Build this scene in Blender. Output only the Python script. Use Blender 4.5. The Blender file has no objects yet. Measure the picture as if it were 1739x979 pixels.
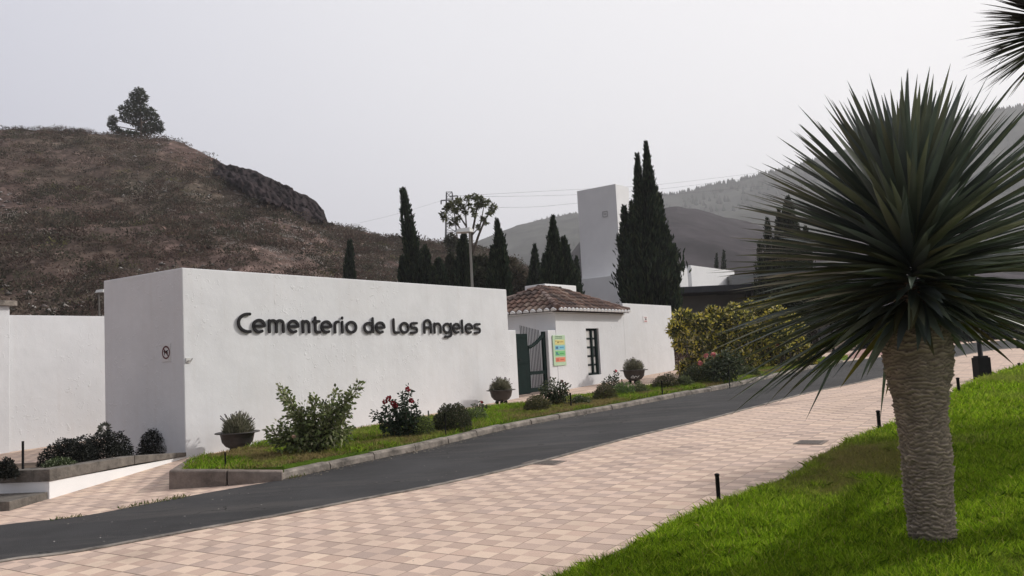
import bpy, bmesh, math, random
import numpy as np
from mathutils import Vector, Matrix
from mathutils.geometry import tessellate_polygon
random.seed(7); rng = np.random.default_rng(7)
R = math.radians
SC = bpy.context.scene
COL = SC.collection
# ------------------------------------------------------------------ camera
FPX, PW, PH = 1420.0, 1739.0, 979.0
PITCH, ROLL, HCAM = R(4.75), R(3.0), 1.8
Fv = Vector((0, math.cos(PITCH), math.sin(PITCH)))
R0 = Vector((1, 0, 0)); U0 = R0.cross(Fv)
Rv = R0*math.cos(ROLL) - U0*math.sin(ROLL)
Uv = U0*math.cos(ROLL) + R0*math.sin(ROLL)
CP = Vector((0, 0, HCAM))
cd = bpy.data.cameras.new('camera'); cam = bpy.data.objects.new('camera', cd); COL.objects.link(cam)
m = Matrix.Identity(4)
for i in range(3):
    m[i][0] = Rv[i]; m[i][1] = Uv[i]; m[i][2] = -Fv[i]; m[i][3] = CP[i]
cam.matrix_world = m
cd.sensor_width = 36; cd.lens = FPX/PW*36; cd.clip_start = 0.1; cd.clip_end = 6000
SC.camera = cam
# ------------------------------------------------------------------ light
SUN_EL, SUN_ROT = R(30), R(67)          # rotation clockwise from +Y
w_ = bpy.data.worlds.new("World"); SC.world = w_; w_.use_nodes = True
nt = w_.node_tree; bg = nt.nodes['Background']
sky = nt.nodes.new('ShaderNodeTexSky'); sky.sky_type = 'NISHITA'; sky.sun_disc = False
sky.sun_elevation = SUN_EL; sky.sun_rotation = SUN_ROT
sky.air_density = 1.0; sky.dust_density = 4.0; sky.ozone_density = 1.0
hs = nt.nodes.new('ShaderNodeHueSaturation'); hs.inputs['Saturation'].default_value = 0.28
mixc = nt.nodes.new('ShaderNodeMix'); mixc.data_type = 'RGBA'; mixc.inputs['Factor'].default_value = 0.86
# veil of high haze: brightest round the sun, dimmer and bluer away from it
SDIR = Vector((math.sin(SUN_ROT)*math.cos(SUN_EL), math.cos(SUN_ROT)*math.cos(SUN_EL), math.sin(SUN_EL)))
tcw = nt.nodes.new('ShaderNodeTexCoord'); dt_ = nt.nodes.new('ShaderNodeVectorMath'); dt_.operation = 'DOT_PRODUCT'; dt_.inputs[1].default_value = SDIR
nt.links.new(tcw.outputs['Generated'], dt_.inputs[0]); crw = nt.nodes.new('ShaderNodeValToRGB'); mrw = nt.nodes.new('ShaderNodeMapRange'); mrw.inputs['From Min'].default_value = -1; nt.links.new(dt_.outputs['Value'], mrw.inputs['Value']); nt.links.new(mrw.outputs[0], crw.inputs[0])
els = crw.color_ramp.elements; els[0].position = 0; els[0].color = (.09, .095, .12, 1); els[1].position = 1; els[1].color = (1.1, 1.08, 1.05, 1)
for p_, c_ in ((.30, (.24, .25, .31, 1)), (.43, (.61, .63, .78, 1)), (.52, (.82, .83, .93, 1)), (.70, (1.02, 1.015, 1.06, 1)), (.88, (1.12, 1.10, 1.11, 1))):
    e_ = els.new(p_); e_.color = c_
scw = nt.nodes.new('ShaderNodeVectorMath'); scw.operation = 'SCALE'; scw.inputs['Scale'].default_value = 10.0; nt.links.new(crw.outputs[0], scw.inputs[0]); nt.links.new(scw.outputs[0], mixc.inputs['B'])
nt.links.new(sky.outputs[0], hs.inputs['Color']); nt.links.new(hs.outputs[0], mixc.inputs['A'])
nt.links.new(mixc.outputs['Result'], bg.inputs[0]); bg.inputs[1].default_value = 0.10
sd = bpy.data.lights.new('sun', 'SUN'); sd.energy = 3.7; sd.angle = R(1.0); sd.color = (1.0, 0.955, 0.90)
sun = bpy.data.objects.new('sun', sd); COL.objects.link(sun)
SDIR = Vector((math.sin(SUN_ROT)*math.cos(SUN_EL), math.cos(SUN_ROT)*math.cos(SUN_EL), math.sin(SUN_EL)))
sun.rotation_euler = SDIR.to_track_quat('Z', 'Y').to_euler()
SC.view_settings.view_transform = 'Standard'; SC.view_settings.look = 'None'
SC.view_settings.exposure = 0.0; SC.view_settings.gamma = 1; SC.view_settings.use_curve_mapping = False
SC.cycles.max_bounces = 6; SC.cycles.volume_bounces = 0; SC.cycles.transparent_max_bounces = 6
# ------------------------------------------------------------------ measuring helpers
SX, SY = .015, .025
def gz(x, y):
    r = math.hypot(x, y); k = min(1, 90/max(r, 1e-6)); return (SX*x+SY*y)*k
def ray(px, py): return Fv*FPX + Rv*(px-PW/2) - Uv*(py-PH/2)
def G(px, py, h=0.0):                       # point of the sloping ground seen at a pixel
    d = ray(px, py); t = (HCAM-h)/-(d.z-SX*d.x-SY*d.y); return CP+d*t
def at(px, py, Y):                          # point at forward distance Y
    d = ray(px, py); return CP+d*(Y/d.y)
def atz(px, py, z): d = ray(px, py); return CP+d*((z-HCAM)/d.z)
WA = R(56.2); wv = Vector((math.cos(WA), math.sin(WA), 0)); nv = Vector((wv.y, -wv.x, 0)); ZZ = Vector((0, 0, 1))
C0 = G(315.5, 778)
def onw(px, py, off=0.0):                   # pixel on the entrance wall plane -> (u along, z)
    d = ray(px, py); o = C0+nv*off; t = nv.dot(o-CP)/nv.dot(d); P = CP+d*t; return (P-C0).dot(wv), P.z
def W(u, n, z): return Vector((C0.x+wv.x*u+nv.x*n, C0.y+wv.y*u+nv.y*n, z))
def Wg(u, n, h=0.0): p = W(u, n, 0); return Vector((p.x, p.y, gz(p.x, p.y)+h))
def sz(npx, P): return npx*P.y/FPX
def gp(x, y, h=0.0): return Vector((x, y, gz(x, y)+h))
# ------------------------------------------------------------------ materials
MATS = {}
def M(name, col=(.5, .5, .5), rough=.8, var=.15, scale=4.0, bump=0.0, bscale=30.0, attr=False, trans=0.0, spec=.3, metal=0.0, stretch=None, obj=True):
    if name in MATS: return MATS[name]
    mt = bpy.data.materials.new(name); mt.use_nodes = True; n = mt.node_tree; N = n.nodes; L = n.links
    b = N['Principled BSDF']; b.inputs['Roughness'].default_value = rough
    b.inputs['Specular IOR Level'].default_value = spec; b.inputs['Metallic'].default_value = metal
    tc = N.new('ShaderNodeTexCoord'); mp = N.new('ShaderNodeMapping'); L.new(tc.outputs['Object'], mp.inputs[0])
    if stretch: mp.inputs['Scale'].default_value = stretch
    nz = N.new('ShaderNodeTexNoise'); nz.inputs['Scale'].default_value = scale; nz.inputs['Detail'].default_value = 6; nz.inputs['Roughness'].default_value = .65
    L.new(mp.outputs[0], nz.inputs['Vector'])
    mr = N.new('ShaderNodeMapRange'); mr.inputs['From Min'].default_value = .3; mr.inputs['From Max'].default_value = .7
    mr.inputs['To Min'].default_value = 1-var; mr.inputs['To Max'].default_value = 1+var; L.new(nz.outputs['Fac'], mr.inputs['Value'])
    mx = N.new('ShaderNodeVectorMath'); mx.operation = 'SCALE'
    if attr:
        a = N.new('ShaderNodeAttribute'); a.attribute_name = 'Col'; L.new(a.outputs['Color'], mx.inputs[0])
    else: mx.inputs[0].default_value = col
    L.new(mr.outputs[0], mx.inputs['Scale']); L.new(mx.outputs[0], b.inputs['Base Color'])
    if bump:
        n2 = N.new('ShaderNodeTexNoise'); n2.inputs['Scale'].default_value = bscale; n2.inputs['Detail'].default_value = 5
        L.new(mp.outputs[0], n2.inputs['Vector'])
        bp = N.new('ShaderNodeBump'); bp.inputs['Strength'].default_value = bump; bp.inputs['Distance'].default_value = .02
        L.new(n2.outputs['Fac'], bp.inputs['Height']); L.new(bp.outputs[0], b.inputs['Normal'])
    if trans:
        tr = N.new('ShaderNodeBsdfTranslucent'); L.new(mx.outputs[0], tr.inputs[0]); ms = N.new('ShaderNodeMixShader'); ms.inputs[0].default_value = trans
        out = N['Material Output']; L.new(b.outputs[0], ms.inputs[1]); L.new(tr.outputs[0], ms.inputs[2]); L.new(ms.outputs[0], out.inputs[0])
    MATS[name] = mt; return mt
def m_plaster(name, col, dirt=.12):
    mt = M(name, col, .9, .05, 1.3); n = mt.node_tree; N = n.nodes; L = n.links; b = N['Principled BSDF']
    tc = N.new('ShaderNodeTexCoord')
    # rain streaks and grime
    src = b.inputs['Base Color'].links[0].from_socket; mpv = N.new('ShaderNodeMapping'); mpv.inputs['Scale'].default_value = (5, 5, .35); L.new(tc.outputs['Object'], mpv.inputs[0])
    st = N.new('ShaderNodeTexNoise'); st.inputs['Scale'].default_value = 1.6; st.inputs['Detail'].default_value = 5; L.new(mpv.outputs[0], st.inputs['Vector'])
    sr = N.new('ShaderNodeMapRange'); sr.inputs['From Min'].default_value = .52; sr.inputs['From Max'].default_value = .78; sr.inputs['To Max'].default_value = .13; L.new(st.outputs['Fac'], sr.inputs['Value'])
    bl = N.new('ShaderNodeTexNoise'); bl.inputs['Scale'].default_value = .55; bl.inputs['Detail'].default_value = 7; bl.inputs['Roughness'].default_value = .7; L.new(tc.outputs['Object'], bl.inputs['Vector'])
    br_ = N.new('ShaderNodeMapRange'); br_.inputs['From Min'].default_value = .50; br_.inputs['From Max'].default_value = .75; br_.inputs['To Max'].default_value = .18; L.new(bl.outputs['Fac'], br_.inputs['Value'])
    ad = N.new('ShaderNodeMath'); ad.operation = 'ADD'; L.new(sr.outputs[0], ad.inputs[0]); L.new(br_.outputs[0], ad.inputs[1])
    dm = N.new('ShaderNodeMix'); dm.data_type = 'RGBA'; dm.inputs['B'].default_value = (.50, .455, .42, 1); L.new(ad.outputs[0], dm.inputs['Factor']); L.new(src, dm.inputs['A']); L.new(dm.outputs['Result'], b.inputs['Base Color'])
    a = N.new('ShaderNodeTexNoise'); a.inputs['Scale'].default_value = 2.2; a.inputs['Detail'].default_value = 4
    c = N.new('ShaderNodeTexNoise'); c.inputs['Scale'].default_value = 9; c.inputs['Detail'].default_value = 3; c.inputs['Distortion'].default_value = 1.2
    f = N.new('ShaderNodeTexNoise'); f.inputs['Scale'].default_value = 60; f.inputs['Detail'].default_value = 3
    for q in (a, c, f): L.new(tc.outputs['Object'], q.inputs['Vector'])
    cr = N.new('ShaderNodeMapRange'); cr.inputs['From Min'].default_value = .60; cr.inputs['From Max'].default_value = .75; L.new(c.outputs['Fac'], cr.inputs['Value'])
    s1 = N.new('ShaderNodeMath'); s1.operation = 'MULTIPLY_ADD'; s1.inputs[1].default_value = .55; pm = N.new('ShaderNodeTexNoise'); pm.inputs['Scale'].default_value = .8; pm.inputs['Detail'].default_value = 2; L.new(tc.outputs['Object'], pm.inputs['Vector']); pr = N.new('ShaderNodeMapRange'); pr.inputs['From Min'].default_value = .44; pr.inputs['From Max'].default_value = .62; pr.inputs['To Min'].default_value = .12; pr.inputs['To Max'].default_value = 1.25; L.new(pm.outputs['Fac'], pr.inputs['Value']); pmu = N.new('ShaderNodeMath'); pmu.operation = 'MULTIPLY'; L.new(cr.outputs[0], pmu.inputs[0]); L.new(pr.outputs[0], pmu.inputs[1]); L.new(pmu.outputs[0], s1.inputs[0]); L.new(a.outputs['Fac'], s1.inputs[2])
    s2 = N.new('ShaderNodeMath'); s2.operation = 'MULTIPLY_ADD'; s2.inputs[1].default_value = .10; L.new(f.outputs['Fac'], s2.inputs[0]); L.new(s1.outputs[0], s2.inputs[2])
    bp = N.new('ShaderNodeBump'); bp.inputs['Strength'].default_value = .42; bp.inputs['Distance'].default_value = .03
    L.new(s2.outputs[0], bp.inputs['Height']); L.new(bp.outputs[0], b.inputs['Normal'])
    return mt
WHITE = m_plaster('white_plaster', (.635, .64, .65))
WHITE2 = M('white_render', (.74, .735, .73), .9, .04, .8, .1, 20)
DARKM = M('black_painted_metal', (.014, .014, .015), .7, .2, 8, .1, 40, spec=.1)
GREENM = M('dark_green_paint', (.006, .015, .014), .75, .2, 6, .1, 30, spec=.08)
STONE = M('grey_kerb_stone', (.20, .175, .15), .9, .7, 4.5, .6, 25)
STONED = M('weathered_kerb_block', (.17, .14, .12), .9, .45, 3.5, .7, 18)
CONC = M('stained_concrete', (.13, .115, .10), .95, .5, 5, .6, 20)
WOODB = M('brown_bark', (.085, .065, .05), .9, .35, 9, .6, 25)
SOIL = M('dry_soil', (.12, .085, .06), 1, .35, 3, .6, 20)
LEAF = M('leaf', rough=.6, var=.12, scale=2, attr=True, trans=.25, spec=.3)
LEAFD = M('conifer_foliage', rough=.8, var=.15, scale=1.5, attr=True, trans=.2, spec=.15)
GRASSM = M('grass_blade', rough=.7, var=.1, scale=2, attr=True, trans=.4, spec=.08)
SCRUBM = M('scrub_leaf', rough=.9, var=.2, scale=1, attr=True, trans=.35, spec=.05)
HILLM = M('hill_scrub', rough=.95, var=.45, scale=1.4, attr=True, bump=.6, bscale=2.0, spec=.05)
PAINTC = M('painted_metal', rough=.55, var=.05, scale=3, attr=True)
POTM = M('pot_metal', (.045, .04, .038), .55, .25, 9, .25, 30, spec=.4)
# ------------------------------------------------------------------ object helpers
def tag(o, label=None, cat=None, group=None, kind=None):
    if label: o['label'] = label
    if cat: o['category'] = cat
    if group: o['group'] = group
    if kind: o['kind'] = kind
    return o
def thing(name, label, cat, loc=(0, 0, 0), group=None):
    o = bpy.data.objects.new(name, None); COL.objects.link(o); o.location = loc; o.empty_display_size = .2
    return tag(o, label, cat, group)
def link(name, me, mat, parent=None, smooth=False):
    o = bpy.data.objects.new(name, me); COL.objects.link(o)
    if mat: me.materials.append(mat)
    if parent is not None:
        off = parent.matrix_world.translation if parent.parent is None else Vector((0, 0, 0))
        base = Vector(parent.location) if parent.parent is None else Vector(parent.parent.location)
        if parent.parent is None and parent.type == 'EMPTY':
            base = Vector(parent.location)
            me.transform(Matrix.Translation(-base))
        elif parent.parent is not None:
            me.transform(Matrix.Translation(-Vector(parent.parent.location)))
        o.parent = parent
    if smooth: me.polygons.foreach_set('use_smooth', [True]*len(me.polygons))
    return o
def npmesh(name, V, F, mat, parent=None, col=None, smooth=False):
    me = bpy.data.meshes.new(name); V = np.asarray(V, dtype=np.float32); F = np.asarray(F, dtype=np.int32)
    n, k = F.shape
    me.vertices.add(len(V)); me.vertices.foreach_set('co', V.ravel())
    me.loops.add(n*k); me.loops.foreach_set('vertex_index', F.ravel())
    me.polygons.add(n); me.polygons.foreach_set('loop_start', np.arange(0, n*k, k, dtype=np.int32))
    me.update(calc_edges=True)
    if col is not None:
        at_ = me.color_attributes.new('Col', 'FLOAT_COLOR', 'POINT')
        c4 = np.ones((len(V), 4), np.float32); c4[:, :3] = col; at_.data.foreach_set('color', c4.ravel())
    me.validate()
    return link(name, me, mat, parent, smooth)
class MB:
    def __init__(s): s.v = []; s.f = []; s.c = []
    def add(s, vs, fs, col=None):
        o = len(s.v); s.v += [tuple(v) for v in vs]; s.f += [tuple(i+o for i in f) for f in fs]; s.c += [col or (1, 1, 1)]*len(vs); return s
    def box(s, o, a, b, c, col=None):       # corner + three edge vectors
        o = Vector(o); a = Vector(a); b = Vector(b); c = Vector(c)
        if a.cross(b).dot(c) < 0: a, b = b, a
        v = [o, o+a, o+a+b, o+b, o+c, o+a+c, o+a+b+c, o+b+c]
        return s.add(v, [(3, 2, 1, 0), (4, 5, 6, 7), (0, 1, 5, 4), (1, 2, 6, 5), (2, 3, 7, 6), (3, 0, 4, 7)], col)
    def wbox(s, u0, u1, n0, n1, z0, z1, col=None):
        return s.box(W(u0, n0, z0), wv*(u1-u0), nv*(n1-n0), ZZ*(z1-z0), col)
    def tube(s, pts, rad, k=8, col=None, cap=True):
        pts = [Vector(p) for p in pts]
        if not isinstance(rad, (list, tuple)): rad = [rad]*len(pts)
        rings = []
        for i, p in enumerate(pts):
            d = (pts[min(i+1, len(pts)-1)]-pts[max(i-1, 0)]).normalized()
            a = d.cross(Vector((.31, .77, .1)) if abs(d.z) > .7 else ZZ).normalized(); b = d.cross(a)
            rings.append([p+(a*math.cos(2*math.pi*j/k)+b*math.sin(2*math.pi*j/k))*rad[i] for j in range(k)])
        vs = [v for r_ in rings for v in r_]; fs = []
        for i in range(len(pts)-1):
            for j in range(k): fs.append((i*k+j, i*k+(j+1) % k, (i+1)*k+(j+1) % k, (i+1)*k+j))
        if cap: fs.append(tuple(range(k))); fs.append(tuple((len(pts)-1)*k+j for j in reversed(range(k))))
        return s.add(vs, fs, col)
    def lathe(s, c, prof, k=24, col=None, sx=1, sy=1):
        c = Vector(c); vs = []; fs = []
        for (r_, z) in prof:
            for j in range(k): a = 2*math.pi*j/k; vs.append(c+Vector((r_*sx*math.cos(a), r_*sy*math.sin(a), z)))
        for i in range(len(prof)-1):
            for j in range(k): fs.append((i*k+j, i*k+(j+1) % k, (i+1)*k+(j+1) % k, (i+1)*k+j))
        return s.add(vs, fs, col)
    def build(s, name, mat, parent=None, smooth=False, bevel=0):
        me = bpy.data.meshes.new(name); me.from_pydata(s.v, [], s.f)
        a = me.color_attributes.new('Col', 'FLOAT_COLOR', 'POINT')
        a.data.foreach_set('color', np.array([(*c, 1) for c in s.c], np.float32).ravel()); me.update()
        o = link(name, me, mat, parent, smooth)
        if bevel:
            md = o.modifiers.new('bevel', 'BEVEL'); md.width = bevel; md.segments = 2; md.limit_method = 'ANGLE'
        return o
def smoothline(pts, n=8):
    P = [Vector(p) for p in pts]; out = []
    for i in range(len(P)-1):
        p0 = P[max(i-1, 0)]; p1 = P[i]; p2 = P[i+1]; p3 = P[min(i+2, len(P)-1)]
        for j in range(n):
            t = j/n; out.append(.5*((2*p1)+(p2-p0)*t+(2*p0-5*p1+4*p2-p3)*t*t+(3*p1-p0-3*p2+p3)*t**3))
    out.append(P[-1]); return out
def sheet(name, pts, h, mat, kind='structure', parent=None):
    P = [Vector((p[0], p[1], gz(p[0], p[1])+h)) for p in pts]
    tr = tessellate_polygon([[Vector((p.x, p.y, 0)) for p in P]])
    mb = MB(); fs = []
    for t in tr:
        a, b, c = (P[i] for i in t)
        fs.append(tuple(t) if (b-a).cross(c-a).z > 0 else tuple(reversed(t)))
    mb.add(P, fs); o = mb.build(name, mat, parent)
    if kind: tag(o, kind=kind)
    return o
def unit(a): return a/np.maximum(np.linalg.norm(a, axis=1, keepdims=True), 1e-9)
def rhombi(P, D, L, Wd, col, S=None, bend=0.0):
    n = len(P); D = unit(D); L = np.broadcast_to(L, n)[:, None]; Wd = np.broadcast_to(Wd, n)[:, None]
    if S is None: S = np.cross(D, rng.normal(size=(n, 3)))
    S = unit(S)
    Q = np.stack([P, P+D*L*.45+S*Wd/2, P+D*L+np.array([0, 0, -1.])*bend*L, P+D*L*.45-S*Wd/2], 1).reshape(-1, 3)
    F = np.arange(4*n).reshape(n, 4); c = np.repeat(np.broadcast_to(col, (n, 3)), 4, 0)
    return Q, F, c
def cat(parts):
    V = []; F = []; C = []; o = 0
    for v, f, c in parts: V.append(v); F.append(f+o); C.append(c); o += len(v)
    return np.concatenate(V), np.concatenate(F), np.concatenate(C)
def pal(n, cols, wts=None, jit=.25):
    cols = np.array(cols); i = rng.choice(len(cols), n, p=wts); return cols[i]*rng.uniform(1-jit, 1+jit, (n, 1))
def vnoise(x, y, seed=0):                   # cheap smooth value noise
    x = np.asarray(x, float); y = np.asarray(y, float); xi = np.floor(x).astype(int); yi = np.floor(y).astype(int); fx = x-xi; fy = y-yi
    fx = fx*fx*(3-2*fx); fy = fy*fy*(3-2*fy)
    def h(a, b): q = (a*374761393+b*668265263+seed*974711) & 0x7fffffff; q = ((q ^ (q >> 13))*1274126177) & 0x7fffffff; return ((q ^ (q >> 16)) & 0xffff)/65535.
    return (h(xi, yi)*(1-fx)+h(xi+1, yi)*fx)*(1-fy)+(h(xi, yi+1)*(1-fx)+h(xi+1, yi+1)*fx)*fy
def fbm(x, y, o=4, seed=0):
    s = 0; a = .5
    for i in range(o): s = s+a*vnoise(x*2**i, y*2**i, seed+i); a *= .5
    return s
def in_poly(x, y, poly):
    c = np.zeros(len(x), bool); n = len(poly)
    for i in range(n):
        x1, y1 = poly[i][0], poly[i][1]; x2, y2 = poly[(i+1) % n][0], poly[(i+1) % n][1]
        k = ((y1 > y) != (y2 > y)) & (x < (x2-x1)*(y-y1)/(y2-y1+1e-12)+x1); c ^= k
    return c
# ================================================================== GROUND AND TERRAIN
V = []; F = []
rr = [0, 4, 10, 20, 40, 60, 90, 150, 300, 700, 1500, 2600]; K = 96
for r_ in rr:
    for j in range(K):
        a = 2*math.pi*j/K; x, y = r_*math.cos(a), r_*math.sin(a); V.append((x, y, gz(x, y)-.06))
for i in range(len(rr)-1):
    for j in range(K): F.append((i*K+j, (i+1)*K+j, (i+1)*K+(j+1) % K, i*K+(j+1) % K))
tag(npmesh('ground', V, F, SOIL), kind='structure')
# tile paving material
def m_tiles():
    mt = bpy.data.materials.new('paving_tiles'); mt.use_nodes = True; n = mt.node_tree; N = n.nodes; L = n.links; b = N['Principled BSDF']; b.inputs['Roughness'].default_value = .85; b.inputs['Specular IOR Level'].default_value = .2
    tc = N.new('ShaderNodeTexCoord'); mp = N.new('ShaderNodeMapping'); mp.vector_type = 'POINT'; L.new(tc.outputs['Object'], mp.inputs[0])
    mp.inputs['Rotation'].default_value = (0, 0, -R(56.8))
    sp = N.new('ShaderNodeSeparateXYZ'); L.new(mp.outputs[0], sp.inputs[0])
    def math_(op, a, b_=None, c=None):
        q = N.new('ShaderNodeMath'); q.operation = op
        for k, v in enumerate((a, b_, c)):
            if v is None: continue
            if hasattr(v, 'is_linked'): L.new(v, q.inputs[k])
            else: q.inputs[k].default_value = v
        return q.outputs[0]
    X = math_('DIVIDE', sp.outputs[0], .178); Y = math_('DIVIDE', sp.outputs[1], .205)
    fx, fy = math_('FLOOR', X), math_('FLOOR', Y)
    par = math_('ABSOLUTE', math_('SUBTRACT', math_('MODULO', math_('ABSOLUTE', math_('ADD', fx, fy)), 2.0), 0.0))   # 0/1 checker
    # joints every second square
    def joint(Q, wd):
        h = math_('MULTIPLY', Q, .5); fr = math_('SUBTRACT', h, math_('FLOOR', h)); d = math_('MINIMUM', fr, math_('SUBTRACT', 1.0, fr)); return math_('LESS_THAN', d, wd)
    jx, jy = joint(X, .019), math_('MULTIPLY', joint(Y, .011), .55)
    J = math_('MAXIMUM', jx, jy)
    def thin(Q, wd):
        fr = math_('SUBTRACT', Q, math_('FLOOR', Q)); d = math_('MINIMUM', fr, math_('SUBTRACT', 1.0, fr)); return math_('LESS_THAN', d, wd)
    J2 = math_('MAXIMUM', thin(X, .012), thin(Y, .012))
    cb = N.new('ShaderNodeCombineXYZ'); L.new(fx, cb.inputs[0]); L.new(fy, cb.inputs[1])
    wn = N.new('ShaderNodeTexWhiteNoise'); L.new(cb.outputs[0], wn.inputs['Vector'])
    cb2 = N.new('ShaderNodeCombineXYZ'); L.new(math_('FLOOR', math_('MULTIPLY', X, .5)), cb2.inputs[0]); L.new(math_('FLOOR', math_('MULTIPLY', Y, .5)), cb2.inputs[1])
    wn2 = N.new('ShaderNodeTexWhiteNoise'); L.new(cb2.outputs[0], wn2.inputs['Vector'])
    nz = N.new('ShaderNodeTexNoise'); nz.inputs['Scale'].default_value = .9; nz.inputs['Detail'].default_value = 6; L.new(tc.outputs['Object'], nz.inputs['Vector'])
    ng = N.new('ShaderNodeTexNoise'); ng.inputs['Scale'].default_value = 60; ng.inputs['Detail'].default_value = 3; L.new(tc.outputs['Object'], ng.inputs['Vector'])
    mixa = N.new('ShaderNodeMix'); mixa.data_type = 'RGBA'; L.new(par, mixa.inputs['Factor'])
    lite = N.new('ShaderNodeMix'); lite.data_type = 'RGBA'; L.new(wn2.outputs['Value'], lite.inputs['Factor']); lite.inputs['A'].default_value = (.62, .48, .375, 1); lite.inputs['B'].default_value = (.57, .43, .35, 1)
    dark = N.new('ShaderNodeMix'); dark.data_type = 'RGBA'; L.new(wn2.outputs['Value'], dark.inputs['Factor']); dark.inputs['A'].default_value = (.54, .395, .315, 1); dark.inputs['B'].default_value = (.45, .345, .29, 1)
    L.new(lite.outputs['Result'], mixa.inputs['A']); L.new(dark.outputs['Result'], mixa.inputs['B'])
    # ribs on the darker squares
    rb = math_('SINE', math_('MULTIPLY', Y, 2*math.pi*8))
    ribs = math_('MULTIPLY', math_('MULTIPLY', math_('GREATER_THAN', rb, .55), par), .14)
    br = math_('ADD', .80, math_('MULTIPLY', wn.outputs['Value'], .16)); br = math_('ADD', br, math_('MULTIPLY', nz.outputs['Fac'], .22)); br = math_('ADD', br, math_('MULTIPLY', math_('SUBTRACT', ng.outputs['Fac'], .5), .25))
    sn = N.new('ShaderNodeTexNoise'); sn.inputs['Scale'].default_value = .45; sn.inputs['Detail'].default_value = 8; sn.inputs['Roughness'].default_value = .7; L.new(tc.outputs['Object'], sn.inputs['Vector'])
    smr = N.new('ShaderNodeMapRange'); smr.inputs['From Min'].default_value = .54; smr.inputs['From Max'].default_value = .72; smr.inputs['To Max'].default_value = .34; L.new(sn.outputs['Fac'], smr.inputs['Value'])
    br = math_('SUBTRACT', br, smr.outputs[0]); br = math_('SUBTRACT', br, math_('MULTIPLY', math_('GREATER_THAN', wn2.outputs['Value'], .965), .12))
    br = math_('ADD', br, .05); br = math_('SUBTRACT', br, ribs); br = math_('MULTIPLY', br, math_('SUBTRACT', 1.0, math_('MULTIPLY', J, .62))); br = math_('MULTIPLY', br, math_('SUBTRACT', 1.0, math_('MULTIPLY', J2, .15)))
    sc = N.new('ShaderNodeVectorMath'); sc.operation = 'SCALE'; L.new(mixa.outputs['Result'], sc.inputs[0]); L.new(br, sc.inputs['Scale']); L.new(sc.outputs[0], b.inputs['Base Color'])
    bp = N.new('ShaderNodeBump'); bp.inputs['Strength'].default_value = .5; bp.inputs['Distance'].default_value = .004
    L.new(math_('SUBTRACT', math_('MULTIPLY', math_('MULTIPLY', rb, par), .3), math_('MULTIPLY', J, 1.5)), bp.inputs['Height']); L.new(bp.outputs[0], b.inputs['Normal'])
    return mt
TILE = m_tiles()
pav = [W(-18, -8, 0), W(24, -8, 0), W(24, .3, 0), G(1330, 612), G(1400, 600), G(1640, 581), G(1739, 574), G(2000, 560), Vector((60, 20, 0)), Vector((30, -6, 0)), Vector((-14, -6, 0))]
tag(sheet('paving', pav, 0, TILE), kind='structure')
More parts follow.
